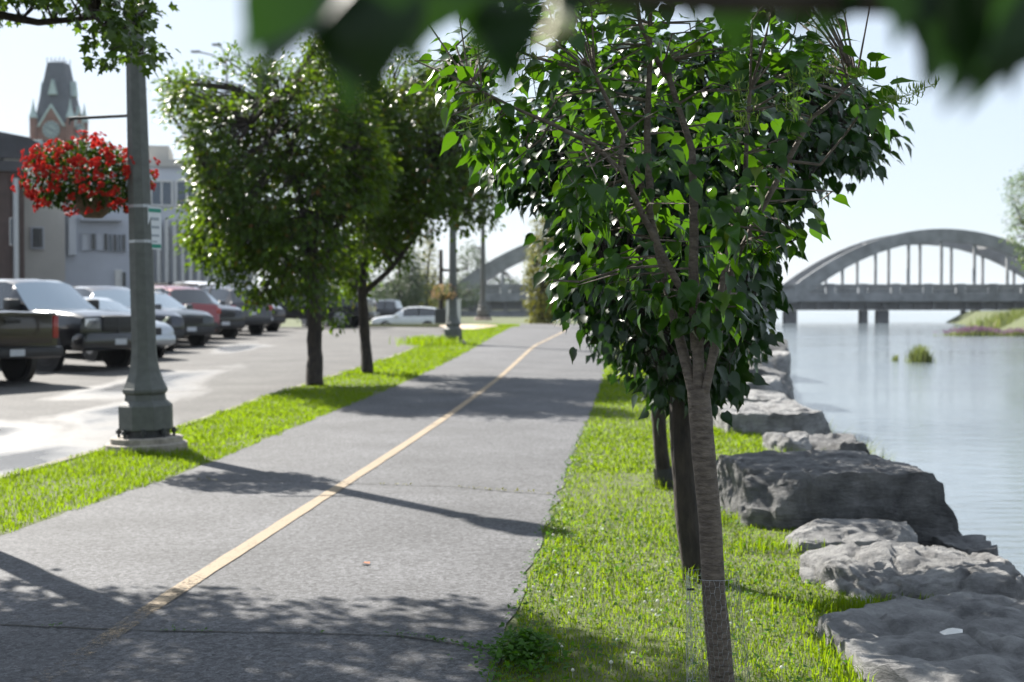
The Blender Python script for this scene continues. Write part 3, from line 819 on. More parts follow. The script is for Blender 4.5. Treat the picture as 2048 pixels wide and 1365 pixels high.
# ------------------------------------------------------------------ lamp posts
def lamp_post(base, s, label, tilt=0.0, group='octagonal lamp posts along the path'):
    root = empty('lamp_post', base, label=label, cat='lamp post', group=group)
    root.rotation_euler = (0, tilt, R(8)); root.scale = (s, s, s)
    oc = math.pi/8; kk = 1/math.cos(math.pi/8)
    P = lambda prof: [(r*kk, z) for r, z in prof]
    b = MB(); b.lathe([(.39, -.05), (.39, .05), (.375, .06)], 24); b.lathe([(.345, .061), (.345, .108), (.335, .115)], 24)
    b.build('pedestal', M_BASE, root, smooth=True)
    for k in range(8):
        a_ = k*math.pi/4
        q = MB(); q.lathe([(.014, .116), (.014, .20)], 6, Matrix.Translation((.262*math.cos(a_), .262*math.sin(a_), 0)))
        q.lathe([(.028, .15), (.028, .185)], 6, Matrix.Translation((.262*math.cos(a_), .262*math.sin(a_), 0))); q.build('anchor_bolt', M_IRON, root)
    q = MB(); q.lathe([(.225, .116), (.225, .186)], 16); q.build('skirt', M_IRON, root)
    q = MB(); q.lathe(P([(.243, .188), (.246, .20), (.246, .415), (.235, .43), (.19, .47), (.182, .525)]), 8, ph=oc); q.build('plinth', M_POST, root)
    q = MB(); q.lathe(P([(.183, .526), (.205, .55), (.205, .578), (.196, .592), (.168, .66), (.142, .74), (.125, .83), (.115, .93), (.112, 1.0)]), 8, ph=oc); q.build('flare', M_POST, root)
    q = MB(); q.lathe(P([(.112, 1.001), (.108, 1.9), (.094, 3.2), (.08, 4.15)]), 8, ph=oc); q.build('shaft', M_POST, root)
    q = MB(); q.lathe([(.10, 4.15), (.12, 4.2), (.07, 4.27), (.07, 4.32), (.14, 4.40)], 12); q.build('collar', M_POST, root, smooth=True)
    q = MB(); q.lathe([(.13, 4.401), (.19, 4.55), (.20, 4.7), (.15, 4.85)], 12); q.build('globe', mat('lamp_globe', (.6, .6, .58), .35, .05, 3), root, smooth=True)
    q = MB(); q.lathe([(.21, 4.851), (.17, 4.93), (.06, 5.0), (.03, 5.08), (.005, 5.14)], 12); q.build('cap', M_POST, root, smooth=True)
    return root
PB = gp(294, 902) + Vector((0, 0, .025))
lp1 = lamp_post(PB, 1.0, 'nearest grey octagonal lamp post on a round concrete pedestal, with basket arm and sign', R(-1.3))
# strap bands, basket arm and sign straps belong to the post
q = MB(); q.lathe([(.113, 2.33), (.113, 2.36)], 8, ph=math.pi/8); q.build('strap', M_STEEL, lp1)
q = MB(); q.lathe([(.119, 1.99), (.119, 2.02)], 8, ph=math.pi/8); q.build('strap', M_STEEL, lp1)
q = MB(); q.tube([(-.08, 0, 3.22), (-.64, .04, 3.20)], .016, 8); q.tube([(-.60, .04, 3.20), (-.64, .04, 3.17), (-.64, .04, 3.14)], .01, 6); q.build('bracket_arm', M_IRON, lp1)
p2 = gp(906, 688)
lp2 = lamp_post(p2, .95, 'second grey lamp post by the tall grass tuft, further along the verge')
p3 = at(966, 639, 57.5)
lp3 = lamp_post(p3, .92, 'farthest grey lamp post, standing where the verge ends at the crest')

# parking sign on the near post
sg = empty('regulation_sign', at(309, 457, 13.8), R(57), label='narrow white parking sign with green end bands on the near lamp post', cat='sign')
q = MB(); q.box(-.085, .085, -.004, .004, -.205, .205, .002); q.build('plate', M_SIGNW, sg)
for z in (.172, -.172):
    q = MB(); q.box(-.078, .078, -.007, -.0045, z-.018, z+.018); q.build('green_band', M_SIGNG, sg)
for i, (z, ww, hh) in enumerate(((.09, .05, .03), (.01, .055, .025), (-.07, .055, .022), (-.13, .03, .014))):
    q = MB(); q.box(-ww, ww, -.007, -.0045, z-hh*.5, z+hh*.5); q.build('legend', M_SIGNT, sg)

# ------------------------------------------------------------------ hanging baskets
def flower_head(seed):
    """a cluster of three double blossoms"""
    rnd = random.Random(seed); V = []; F = []
    for b3 in range(3):
        c = Vector((math.cos(b3*2.1+seed)*.021, math.sin(b3*2.1+seed)*.021, rnd.uniform(0, .008)))
        for k in range(9):
            a_ = k*2.4; t = .35+.65*(k/9)
            d = Vector((math.cos(a_)*t, math.sin(a_)*t, .75-.55*t)); s = Vector((-math.sin(a_), math.cos(a_), 0))
            b = len(V); tip = d*.024
            V += [c, c+tip*.55+s*.013, c+tip, c+tip*.55-s*.013]
            F += [(b, b+1, b+2), (b, b+2, b+3)]
    me = bpy.data.meshes.new('flower'); me.from_pydata(V, [], F); me.update(); return me
def basket(center, rx, rz, nfl, nlf, fmat, label, potr=.22, poth=.2, pot_dz=-.33, potdx=0.0, hang=None, lmat=M_WEED, seed=3):
    rnd = random.Random(seed)
    root = empty('flower_basket', center, label=label, cat='flower basket')
    pot = MB(); pot.lathe([(potr*.45, -poth), (potr*.75, -poth*.8), (potr, -poth*.2), (potr*1.04, 0), (potr*.95, .01)], 20, Matrix.Translation((potdx, 0, pot_dz+poth*.5))); pot.build('basket', M_WICKER, root, smooth=True)
    if hang:
        ch = MB()
        h = Vector(hang)-Vector(center)
        for k in range(3):
            a_ = k*2.1; ch.tube([(potr*math.cos(a_), potr*math.sin(a_), pot_dz+poth*.5), h], .004, 5)
        ch.build('hanging_chain', M_IRON, root)
    P = []; A = []; N_ = []; S = []
    def surf():
        th = rnd.uniform(0, 2*math.pi); cz = rnd.uniform(-.8, 1); rr = math.sqrt(1-cz*cz)
        lump = 1+.13*noise.noise(Vector((math.cos(th)*2.2+seed, math.sin(th)*2.2, cz*2.5)))
        return Vector((rx*rr*math.cos(th)*lump, rx*.92*rr*math.sin(th)*lump, rz*cz*lump)), Vector((rr*math.cos(th), rr*math.sin(th), cz))
    for _ in range(nlf):
        p, n = surf(); k = rnd.uniform(.45, 1.0)
        P.append(tuple(p*k)); A.append(tuple(n+Vector((rnd.gauss(0, .6), rnd.gauss(0, .6), rnd.gauss(0, .5)-.3)))); N_.append((rnd.gauss(0, .5), rnd.gauss(0, .5), 1)); S.append(rnd.uniform(.04, .075))
    me = leaf_mesh('foliage', np.array(P), np.array(A), np.array(N_), np.array(S), simple_leaf(.6)); f = link('foliage', me, lmat, root); f['kind'] = 'stuff'
    fm = [flower_head(i) for i in range(3)]
    for m_ in fm: m_.materials.append(fmat)
    cl = []
    for _ in range(nfl//3): cl.append(surf())
    for i in range(nfl):
        c0, n = cl[i % len(cl)] if rnd.random() < .45 else surf()
        p = c0*rnd.uniform(.93, 1.06) + Vector((rnd.gauss(0, .033), rnd.gauss(0, .033), rnd.gauss(0, .026)))
        o = bpy.data.objects.new('flower', fm[i % 3]); C.objects.link(o); o.parent = root
        o.location = p; o.rotation_mode = 'QUATERNION'; o.rotation_quaternion = (n+Vector((rnd.gauss(0, .5), rnd.gauss(0, .5)-.2, rnd.gauss(0, .4)))).to_track_quat('Z', 'Y'); s = rnd.uniform(.95, 1.6); o.scale = (s, s, s)
    return root
bc = at(174, 357, 14.05)
basket(bc, .61, .38, 298, 3000, M_FLOWER, 'big hanging basket of red begonias beside the near lamp post', potdx=.06, potr=.19, poth=.24, pot_dz=-.27, hang=at(167, 262, 14.05), lmat=M_BASKETL)
basket(at(889, 585, p2.y-.05), .31, .21, 60, 300, M_PALEFL, 'faded tan flower basket hanging low on the second lamp post', potr=.14, poth=.14, pot_dz=-.15, hang=at(900, 560, p2.y), lmat=M_YEL, seed=8)
cb = at(907, 640, 66)
cab = empty('utility_cabinet', (cb.x, 66, zp(66)-.05), label='small white utility cabinet half hidden behind the second lamp post', cat='cabinet')
q = MB(); q.box(-.33, .33, -.25, .25, .08, 1.15, .03); q.build('body', M_TRIM, cab)
q = MB(); q.box(-.37, .37, -.29, .29, 1.152, 1.2, .01); q.build('lid', M_TRIM, cab)
q = MB(); q.box(-.36, .36, -.28, .28, 0, .079); q.build('plinth', M_KERB, cab)

# far poles
def util_pole(px, ptop, D, label):
    b = at(px, 640, D); root = empty('utility_pole', (b.x, D, -.3), label=label, cat='pole')
    z = at(0, ptop, D).z+.3
    q = MB(); q.tube([(0, 0, 0), (0, 0, z)], [.16, .11], 8); q.build('pole', M_BARKD, root)
    q = MB(); q.box(-.1, 1.1, -.06, .06, z-1.3, z-1.15); q.build('crossarm', M_BARKD, root)
    q = MB(); q.box(-.35, .35, -.3, .3, .3, 1.6, .05); q.build('meter_box', M_IRON, root)
util_pole(882, 500, 85, 'dark utility pole with a short crossarm left of the second lamp post')
b = at(456, 640, 66)
st = empty('street_light', (b.x, 66, 0), label='tall thin street light with two arms above the leafy trees', cat='street light')
zt_ = at(0, 128, 66).z
q = MB(); q.tube([(0, 0, 0), (0, 0, zt_)], [.11, .06], 8); q.build('pole', M_STEEL, st)
for s, e in ((-1, at(396, 104, 66)), (1, at(500, 100, 66)), (0, at(438, 90, 66))):
    if s == 1: continue
    q = MB(); d = e.x-b.x; q.tube([(0, 0, zt_-.2), (d*.45, 0, zt_+(e.z-zt_)*.7), (d, 0, e.z)], .035, 6); arm = q.build('arm', M_STEEL, st)
    q = MB(); q.box(d-.32, d+.12, -.1, .1, e.z-.05, e.z+.06, .03); q.build('lamp_head', M_STEEL, arm)

# ------------------------------------------------------------------ cars
def make_car(kind, loc, heading, label, pmat, rim=M_RIM, name=None, cat='car', group='cars parked in the angled bays', grille=None, rails=False, chrome=False, scale=1.0):
    """local frame: +x forward, wheels on z=0"""
    name = name or {'pickup': 'pickup_truck', 'suv': 'parked_suv', 'wagon': 'parked_wagon', 'sedan': 'parked_sedan', 'van': 'parked_van'}[kind]
    root = empty(name, loc, heading, label, cat, group); root.scale = (scale,)*3
    if kind == 'pickup':
        L, W, WB, WR = 5.8, 2.0, 3.6, .40
        #      x      zlo  belt  top   wb    wr
        st = [(2.90, .62, .98, 1.02, .80, .70), (2.86, .46, 1.05, 1.10, .93, .80), (2.62, .42, 1.10, 1.17, .985, .85), (2.1, .40, 1.13, 1.22, 1.0, .86),
              (1.25, .40, 1.17, 1.25, 1.0, .88), (.55, .40, 1.25, 1.82, 1.0, .72), (.30, .40, 1.26, 1.88, 1.0, .73), (-.45, .40, 1.26, 1.90, 1.0, .73), (-1.0, .40, 1.26, 1.86, 1.0, .72),
              (-1.16, .40, 1.26, 1.32, 1.0, .95), (-1.18, .40, 1.27, 1.29, 1.0, .96), (-2.80, .44, 1.27, 1.29, 1.0, .96), (-2.88, .55, 1.25, 1.27, .985, .94)]
        glass = {4: 'windshield', 5: 'side', 6: 'side', 7: 'side', 8: 'rear'}
    elif kind == 'sedan':
        L, W, WB, WR = 4.7, 1.82, 2.75, .33
        st = [(2.35, .45, .62, .66, .66, .5), (2.28, .28, .70, .75, .80, .62), (2.0, .22, .78, .86, .88, .7), (1.4, .20, .84, .95, .91, .74), (.85, .20, .90, 1.0, .91, .76),
              (.15, .20, .94, 1.36, .91, .58), (-.2, .20, .95, 1.44, .91, .58), (-.75, .20, .96, 1.42, .91, .57), (-1.1, .2, .97, 1.33, .9, .56), (-1.72, .22, .98, 1.06, .89, .72), (-2.2, .28, .95, 1.02, .85, .7), (-2.33, .40, .86, .92, .78, .6)]
        glass = {4: 'windshield', 5: 'side', 6: 'side', 7: 'side', 8: 'rear'}
    else:
        L, W, WB, WR = 4.7, 1.86, 2.7, .365
        H = {'suv': 1.72, 'wagon': 1.60, 'van': 1.95}[kind]
        hb = .05 if kind == 'suv' else 0
        st = [(2.32, .52, .70, .75, .70, .55), (2.26, .33, .82+hb, .88+hb, .84, .66), (2.0, .27, .90+hb, .99+hb, .91, .74), (1.45, .25, .95+hb, 1.06+hb, .93, .78), (.95, .25, 1.0+hb, 1.10+hb, .93, .80),
              (.25, .25, 1.03+hb, H-.12, .93, .64), (-.1, .25, 1.04+hb, H-.02, .93, .64), (-.9, .25, 1.05+hb, H, .93, .63), (-1.6, .27, 1.07+hb, H-.06, .92, .62), (-1.86, .28, 1.08+hb, H-.13, .91, .60),
              (-2.22, .32, 1.04+hb, 1.10+hb, .89, .76), (-2.32, .42, .92, .98, .84, .70)]
        glass = {4: 'windshield', 5: 'side', 6: 'side', 7: 'side', 8: 'quarter', 9: 'rear'}
    def section(x, zlo, zb, zt, wb, wr):
        zm = zlo+(zb-zlo)*.55
        h = [(0, zlo), (wb*.86, zlo), (wb*.97, zlo+.10*(zb-zlo)), (wb, zm), (wb*.985, zb-.05), (wb*.95, zb), (wr+.03, zt-.06 if zt-zb > .2 else zb+(zt-zb)*.55), (wr*.82, zt-.012), (0, zt+.012)]
        return h
    rows = []; keys = []
    # densify
    st2 = []
    for i in range(len(st)-1):
        n = 3 if abs(st[i][0]-st[i+1][0]) > .3 else 1
        for j in range(n):
            t = j/n; st2.append((i, tuple(st[i][k]*(1-t)+st[i+1][k]*t for k in range(6))))
    st2.append((len(st)-2, st[-1]))
    parts = {}
    rings = []
    for i, s in st2:
        h = section(*s); full = [(s[0], -y, z) for y, z in h[::-1]][:-1] + [(s[0], y, z) for y, z in h]
        rings.append(full)      # from roof centre (left) .. bottom .. roof centre (right)
    nR = len(rings[0])
    segs = []
    for i in range(len(rings)-1):
        itv = st2[i][0]
        for j in range(nR-1):
            jj = min(j, nR-2-j)      # 0 roof, 1 roof edge, 2 glass band, 3 shoulder...
            g = glass.get(itv); nm = 'body'
            if g == 'windshield' and jj in (0, 1): nm = 'windshield'
            elif g == 'windshield' and jj == 2: nm = 'body'
            elif g == 'rear' and jj in (0, 1): nm = 'rear_window'
            elif g in ('side', 'quarter') and jj == 2: nm = 'side_window_right' if j < nR/2 else 'side_window_left'
            parts.setdefault(nm, []).append((rings[i][j], rings[i][j+1], rings[i+1][j+1], rings[i+1][j]))
    caps = [tuple(rings[0]), tuple(rings[-1])]
    for nm, quads in parts.items():
        mb = MB(); idx = {}
        def vi(p):
            if p not in idx: idx[p] = len(mb.v); mb.v.append(p)
            return idx[p]
        for qd in quads: mb.f.append(tuple(dict.fromkeys(vi(p) for p in qd)))
        if nm == 'body':
            for c in caps: mb.f.append(tuple(dict.fromkeys(vi(p) for p in c)))
        mb.f = [f for f in mb.f if len(f) > 2]
        mb.build({'side_window_right': 'side_window', 'side_window_left': 'side_window'}.get(nm, nm), pmat if nm == 'body' else (M_SHIELD if nm == 'windshield' else M_CGLASS), root, smooth=True, ang=38)
    # window pillars
    f = st[-1][0]
    def pill(x, zb, zt, yb, yt, wd=.05):
        for s in (-1, 1):
            p = MB(); p.add([(x-wd, s*yb, zb), (x+wd, s*yb, zb), (x+wd, s*yt, zt), (x-wd, s*yt, zt), (x-wd, s*(yb-.03), zb), (x+wd, s*(yb-.03), zb), (x+wd, s*(yt-.03), zt), (x-wd, s*(yt-.03), zt)],
                            [(0, 1, 2, 3), (4, 5, 6, 7), (0, 1, 5, 4), (1, 2, 6, 5), (2, 3, 7, 6), (3, 0, 4, 7)]); p.build('pillar', M_TRIMB, root)
    r7 = st[7]
    pill(r7[0]+.15, r7[2], r7[3]-.05, r7[4]*.957, r7[5]+.042)
    # wheels
    for sx in (WB/2+(.05 if kind == 'pickup' else .02), -WB/2+(.05 if kind == 'pickup' else .02)):
        for s in (-1, 1):
            M4 = Matrix.Translation((sx, s*(W/2-.11), WR)) @ Matrix.Rotation(R(-90)*s, 4, 'X')
            a_ = MB(); a_.lathe([(WR*1.24, -.02), (WR*1.24, .103), (WR*1.17, .108)], 24, M4); a_.build('wheel_arch', M_TRIMB, root)
            ty = MB(); ty.lathe([(WR*.66, .05), (WR*.9, .109), (WR*.97, .118), (WR, .09), (WR, -.08), (WR*.9, -.11)], 28, M4); t_ = ty.build('wheel', M_TYRE, root, smooth=True)
            ri = MB(); ri.lathe([(WR*.68, .12), (WR*.64, .124), (WR*.58, .10), (WR*.14, .115), (.01, .118)], 20, M4)
            for k in range(6):
                ri.box(-.03, .03, 0, WR*.62, .11, .13, M=M4 @ Matrix.Rotation(k*math.pi/3, 4, 'Z'))
            ri.build('rim', rim, t_, smooth=True)
    xf = st[0][0]; xr = st[-1][0]
    # front
    if kind == 'pickup':
        for s in (-1, 1):
            h = MB(); h.box(2.60, 2.90, s*.62-.22, s*.62+.22, .80, 1.05, .05, M=Matrix.Translation((0, 0, 0))); hl = h.build('headlight', M_LAMP, root, smooth=True)
            h = MB(); h.box(2.50, 2.84, s*.86-.06, s*.86+.06, .85, 1.02, .03); h.build('indicator', M_AMBER, hl, smooth=True)
            t = MB(); t.box(-2.90, -2.74, s*.93-.065, s*.93+.065, .80, 1.22, .03); t.build('tail_light', M_TAIL, root, smooth=True)
        g = MB(); g.box(2.80, 2.94, -.41, .41, .77, 1.10, .05); gg = g.build('grille', M_TRIMB, root, smooth=True)
        g = MB(); g.box(2.90, 2.95, -.40, .40, .875, .91); g.box(2.90, 2.95, -.025, .025, .73, 1.05); g.build('grille_bar', M_RIMD, gg)
        bmp = MB(); bmp.box(2.55, 3.0, -.97, .97, .38, .76, .12); bmp.build('front_bumper', pmat, root, smooth=True)
        bmp = MB(); bmp.box(-3.06, -2.82, -.98, .98, .46, .66, .05); bmp.build('rear_bumper', M_RIMD, root, smooth=True)
        q = MB(); q.box(3.001, 3.015, -.15, .15, .50, .62); q.build('number_plate', M_PLATE, root)
        q = MB(); q.box(-3.075, -3.061, -.15, .15, .50, .62); q.build('number_plate', M_PLATE, root)
        q = MB(); q.box(-2.915, -2.88, -.84, .84, .72, 1.22, .02); tg = q.build('tailgate', pmat, root, smooth=True)
        q = MB(); q.box(-2.935, -2.916, -.16, .16, 1.08, 1.15, .01); q.build('handle', M_TRIMB, tg)
        for s in (-1, 1):
            q = MB(); q.box(.75, 1.0, s*1.05-.14, s*1.05+.14, 1.22, 1.45, .05); q.build('mirror', M_TRIMB, root, smooth=True)
    else:
        zh = st[2][2]
        for s in (-1, 1):
            h = MB(); h.add([Vector((xf-.03, s*.44, zh-.20)), Vector((xf-.14, s*.80, zh-.16)), Vector((xf-.42, s*.90, zh-.06)), Vector((xf-.36, s*.84, zh-.01)), Vector((xf-.06, s*.44, zh-.09)),
                             Vector((xf-.25, s*.44, zh-.20)), Vector((xf-.4, s*.7, zh-.16)), Vector((xf-.5, s*.8, zh-.06)), Vector((xf-.5, s*.7, zh-.03)), Vector((xf-.25, s*.44, zh-.09))],
                            [(0, 1, 2, 3, 4), (5, 6, 7, 8, 9)] + [(i, (i+1) % 5, 5+(i+1) % 5, 5+i) for i in range(5)])
            h.build('headlight', M_LAMP, root)
            t = MB(); zt = st[-2][2]
            t.box(xr-.005, xr+.34, s*.80-.10, s*.80+.10, zt-.26, zt-.06, .04); t.build('tail_light', M_TAIL, root, smooth=True)
            q = MB(); xm = st[4][0]-.25; q.box(xm-.1, xm+.1, s*1.0-.10, s*1.0+.10, st[5][2]-.02, st[5][2]+.15, .04); q.build('mirror', pmat, root, smooth=True)
        g = MB(); g.box(xf-.2, xf+.015, -.42, .42, zh-.28, zh-.06, .03); gg = g.build('grille', M_TRIMB, root, smooth=True)
        g = MB()
        gm = M_CHROME if chrome else M_RIMD
        if chrome:
            g.prism([(-.36, zh-.05), (-.28, zh-.05), (0, zh-.26), (.28, zh-.05), (.36, zh-.05), (.08, zh-.33), (-.08, zh-.33)], xf+.016, xf+.04, 'x')
        else:
            g.box(xf+.016, xf+.03, -.40, .40, zh-.18, zh-.15)
        g.build('grille_bar', gm, gg)
        bmp = MB(); bmp.box(xf-.35, xf+.06, -.80, .80, .30, .56, .10); bmp.build('front_bumper', M_TRIMB if kind != 'sedan' else pmat, root, smooth=True)
        bmp = MB(); bmp.box(xr-.06, xr+.35, -.80, .80, .34, .60, .10); bmp.build('rear_bumper', M_TRIMB if kind != 'sedan' else pmat, root, smooth=True)
        q = MB(); q.box(xf+.061, xf+.075, -.15, .15, .42, .54); q.build('number_plate', M_PLATE, root)
        q = MB(); q.box(xr-.012, xr+.02, -.15, .15, .70, .82); q.build('number_plate', M_PLATE, root)
        if rails:
            for s in (-1, 1):
                q = MB(); zz = st[7][3]; q.tube([(.0, s*.60, zz-.05), (-.1, s*.60, zz+.05), (-1.5, s*.58, zz+.04), (-1.6, s*.58, zz-.06)], .02, 6); q.build('roof_rail', M_STEEL if chrome else M_TRIMB, root)
    return root

def lot(x, y): return Vector((x, y, zp(y)-.146))
def park(kind, px, D, deg, label, pm, half=2.4, tail=False, **kw):
    """px/D: where the end nearest the lane stands"""
    e = at(px, 650, D); a = R(deg)
    f = Vector((math.cos(a), math.sin(a), 0))
    c = e + f*half if tail else e - f*half
    return make_car(kind, lot(c.x, c.y), a, label, pm, **kw)
BLK = paint('black', (.006, .008, .012)); BRN = paint('brown', (.022, .014, .011)); SIL = paint('silver', (.42, .45, .48), .6)
WHT = paint('white', (.68, .69, .70), 0); GRN = paint('dark_green', (.012, .02, .02)); RED = paint('red', (.22, .018, .022)); DGR = paint('grey', (.035, .034, .038), .5)
NVY = paint('navy', (.012, .016, .03)); PNK = paint('cherry', (.32, .05, .06)); GLD = paint('taupe', (.05, .046, .046), .5)
HD = -44
park('pickup', 30, 25.2, 180-36, 'brown pickup truck at the left edge with its tailgate towards the lane', BRN, half=3.0, tail=True, rim=M_RIM)
park('pickup', 238, 29.6, -33, 'black pickup truck facing the lane beside the near lamp post', BLK, half=2.95, rim=M_RIMD)
park('sedan', 292, 33.2, HD, 'silver sedan behind the black pickup, mostly hidden', SIL, half=2.35)
park('suv', 318, 36.6, HD, 'dark blue crossover with a chrome V grille just right of the near lamp post', NVY, chrome=True)
park('wagon', 384, 39.8, HD, 'dark green wagon with a pale headlight in front of the red suv', GRN, rails=True)
park('suv', 396, 43.2, 180+HD, 'red suv parked tail out behind the dark green wagon', RED, tail=True, rails=True)
park('suv', 452, 46.2, HD, 'black compact suv facing the lane between the red and grey ones', BLK, rails=True)
park('suv', 508, 50.2, 180+HD, 'dark grey suv parked tail out under the tree branches', DGR, tail=True, chrome=True, rails=True)
park('wagon', 540, 54.4, HD, 'small taupe hatchback behind the leafy trunk, last in the row', GLD)
c = at(640, 640, 62); make_car('pickup', lot(c.x-.6, 62), R(172), 'black pickup truck seen from the side behind the left tree trunk', BLK, rim=M_RIM, group=None)
c = at(664, 640, 71); make_car('van', lot(c.x, 71), R(-60), 'silver van partly hidden between the two tree trunks', SIL, cat='van', group=None)
c = at(816, 640, 93); make_car('suv', (c.x, 93, zp(93)-.14), R(180), 'white suv driving past beyond the crest of the lot', WHT, rim=M_RIMD, group=None, name='white_suv', rails=True)
c = at(768, 640, 103); make_car('pickup', (c.x, 103, zp(103)+.25), R(170), 'dark pickup truck with white roof behind the white suv', DGR, group=None)
c = at(140, 640, 47); make_car('wagon', lot(c.x, 47), R(HD+180), 'cherry red hatchback whose roof shows behind the black pickup', PNK, group='cars in the back row of the lot')
c = at(225, 640, 50.5); make_car('wagon', lot(c.x, 50.5), R(HD+180), 'dark hatchback in the back row behind the silver sedan', BLK, group='cars in the back row of the lot')
c = at(300, 640, 54); make_car('suv', lot(c.x, 54), R(HD+180), 'white suv in the back row, its roof just behind the near lamp post', WHT, group='cars in the back row of the lot')
c = at(372, 640, 57.5); make_car('van', lot(c.x, 57.5), R(HD+180), 'white van in the back row above the red suv', WHT, cat='van', group='cars in the back row of the lot')
# long dark carport roof behind the cars
cpx0, cpx1 = at(300, 0, 72).x, at(415, 0, 72).x
cp = empty('carport', ((cpx0+cpx1)/2, 72, 0), label='low dark flat carport roof behind the parked cars', cat='carport')
q = MB(); q.box(cpx0, cpx1, 72, 75, at(0, 572, 72).z, at(0, 565, 72).z); q.build('roof', M_DARKROOF, cp, off=((cpx0+cpx1)/2, 72, 0))
for x in np.linspace(cpx0+.2, cpx1-.2, 4):
    q = MB(); q.box(x-.07, x+.07, 72.1, 72.24, 0, at(0, 572, 72).z-.003); q.build('post', M_IRON, cp, off=((cpx0+cpx1)/2, 72, 0))
# ------------------------------------------------------------------ armour stones along the bank
def nmul(q, k): return Vector((q.x*k[0], q.y*k[1], q.z*k[2]))
def rock(x0, x1, y0, y1, z0, z1, label, seed, m=None, cuts=(), rz=0.0, rough=1.0, res=20, name='boulder', tilt=(0, 0), nrand=7, chunk=1.0):
    rnd = random.Random(seed)
    hx, hy, hz = (x1-x0)/2, (y1-y0)/2, (z1-z0)/2
    bm = bmesh.new(); bmesh.ops.create_cube(bm, size=2.0)
    bmesh.ops.subdivide_edges(bm, edges=bm.edges[:], cuts=res, use_grid_fill=True)
    planes = [(Vector(n).normalized(), d) for n, d in cuts]
    for _ in range(nrand):
        n = Vector((rnd.gauss(0, 1), rnd.gauss(0, 1), rnd.gauss(0, .55)))
        n.normalize(); planes.append((n, rnd.uniform(.9, 1.15)))
    s = Vector((seed*3.7, seed*1.9, seed*.7))
    mx = max(hx, hy, hz)
    for v in bm.verts:
        p = v.co.copy()
        for n, d in planes:
            k = p.dot(n)-d
            if k > 0: p -= n*k*.96
        q = Vector((p.x*hx, p.y*hy, p.z*hz))
        nd = Vector((p.x/hx, p.y/hy, p.z/hz)).normalized()
        dsp = .018*noise.noise(q*2.1+s) + .016*noise.noise(q*5.5+s)
        # bedding layers of the limestone
        lay = math.sin((q.z + .03*noise.noise(q*3+s))*38)
        dsp += .010*lay*(1-abs(nd.z)) + .012*noise.noise(q*16+s) + .006*noise.noise(q*37+s)
        vd, vp = noise.voronoi(nmul(q, (2.6, 2.6, 4.2)) + s)
        dsp += chunk*(.055*noise.noise(vp[0]*7.3) - .022*max(0, .10-(vd[1]-vd[0]))/.10)
        vd, vp = noise.voronoi(nmul(q, (7, 7, 11)) - s)
        dsp += chunk*(.020*noise.noise(vp[0]*5.1) - .008*max(0, .12-(vd[1]-vd[0]))/.12)
        rg = abs(noise.noise(q*3.4-s)); dsp -= .03*max(0, .18-rg)/.18
        q += nd*dsp*rough*min(1.0, .4+mx)
        v.co = q
    me = bpy.data.meshes.new(name); bm.to_mesh(me); bm.free()
    me.shade_smooth(); me.set_sharp_from_angle(angle=R(20))
    o = link(name, me, m or M_ROCK); o.location = ((x0+x1)/2, (y0+y1)/2, (z0+z1)/2); o.rotation_euler = (R(tilt[0]), R(tilt[1]), rz)
    return tag(o, label, 'boulder', 'armour stones along the river bank')
TOPL = ((-1, -.2, .9), 1.15)
rock(1.30, 3.5, 4.3, 6.45, -.6, .09, 'huge flat pale slab at the bottom right corner, nearest of the bank stones', 21, cuts=[((-.6, .9, .5), 1.35), ((-.9, -.5, .35), 1.2), ((.2, 1, .7), 1.3)], res=60, tilt=(1.0, 0), nrand=0, chunk=.55)
rock(1.47, 2.58, 6.5, 7.62, -.5, .15, 'rough pale boulder with lit top just behind the corner slab', 5, cuts=[((-1, -.5, .7), 1.0), ((-.3, -.9, .5), .98), ((1, .2, .8), 1.1)], res=48, rz=R(-6), rough=1.1)
rock(2.42, 2.95, 6.7, 7.5, -1.4, -.02, 'dark rounded stone by the water beside the rough pale boulder', 31, M_ROCKD, res=16)
rock(1.47, 2.40, 8.05, 8.72, -.4, .10, 'low long grey stone lying at the foot of the big dark block', 9, cuts=[((0, -.2, 1), 1.0), ((1, -.3, .6), 1.15)], res=36, rz=R(-4), rough=.9, chunk=.5)
rock(1.36, 2.86, 8.95, 10.3, -.9, .37, 'biggest dark squared block of the bank stones', 13, M_ROCKD, cuts=[((0, 0, 1), .98), ((1, 0, .42), 1.0), ((-.9, -.8, -.1), 1.12), ((-.6, -.5, .6), 1.3)], res=44, rz=R(5), rough=.9, nrand=3, chunk=.4)
rock(2.66, 2.98, 8.5, 9.0, -1.3, -.05, 'small dark stone wedged below the right end of the big dark block', 33, M_ROCKD, res=12)
rock(2.75, 3.1, 7.9, 8.4, -1.4, -.20, 'small pale stone at the waterline between the dark block and rough boulder', 34, res=12)
rock(2.45, 3.25, 12.6, 13.3, -.5, .03, 'thin pale slab low behind the big dark block', 15, cuts=[((0, 0, 1), .95)], res=18, rough=.6)
rock(2.46, 2.86, 13.4, 13.95, -.3, .17, 'small bright stone behind the big dark block', 16, cuts=[((-1, -.4, .8), 1.0)], res=16)
rock(2.72, 3.6, 13.75, 14.9, -1.2, .10, 'wide grey stone stepping down to the water behind the small bright one', 17, M_ROCKD, cuts=[((1, 0, .5), 1.0)], res=20)
rock(2.32, 3.62, 15.4, 17.2, -.9, .27, 'broad layered grey slab beside the green water plants', 18, cuts=[((0, 0, 1), .97), ((1, 0, .5), 1.05)], res=24, nrand=4)
rock(2.75, 4.0, 18.6, 20.6, -.9, .22, 'flat grey slab behind the broad layered one', 19, cuts=[((0, 0, 1), .95), ((1, 0, .5), 1.05)], res=18, nrand=4)
rock(3.3, 4.4, 21.8, 23.8, -.8, .27, 'pale low slab further up the bank with grass at its foot', 20, cuts=[((0, 0, 1), .95)], res=16, nrand=4)
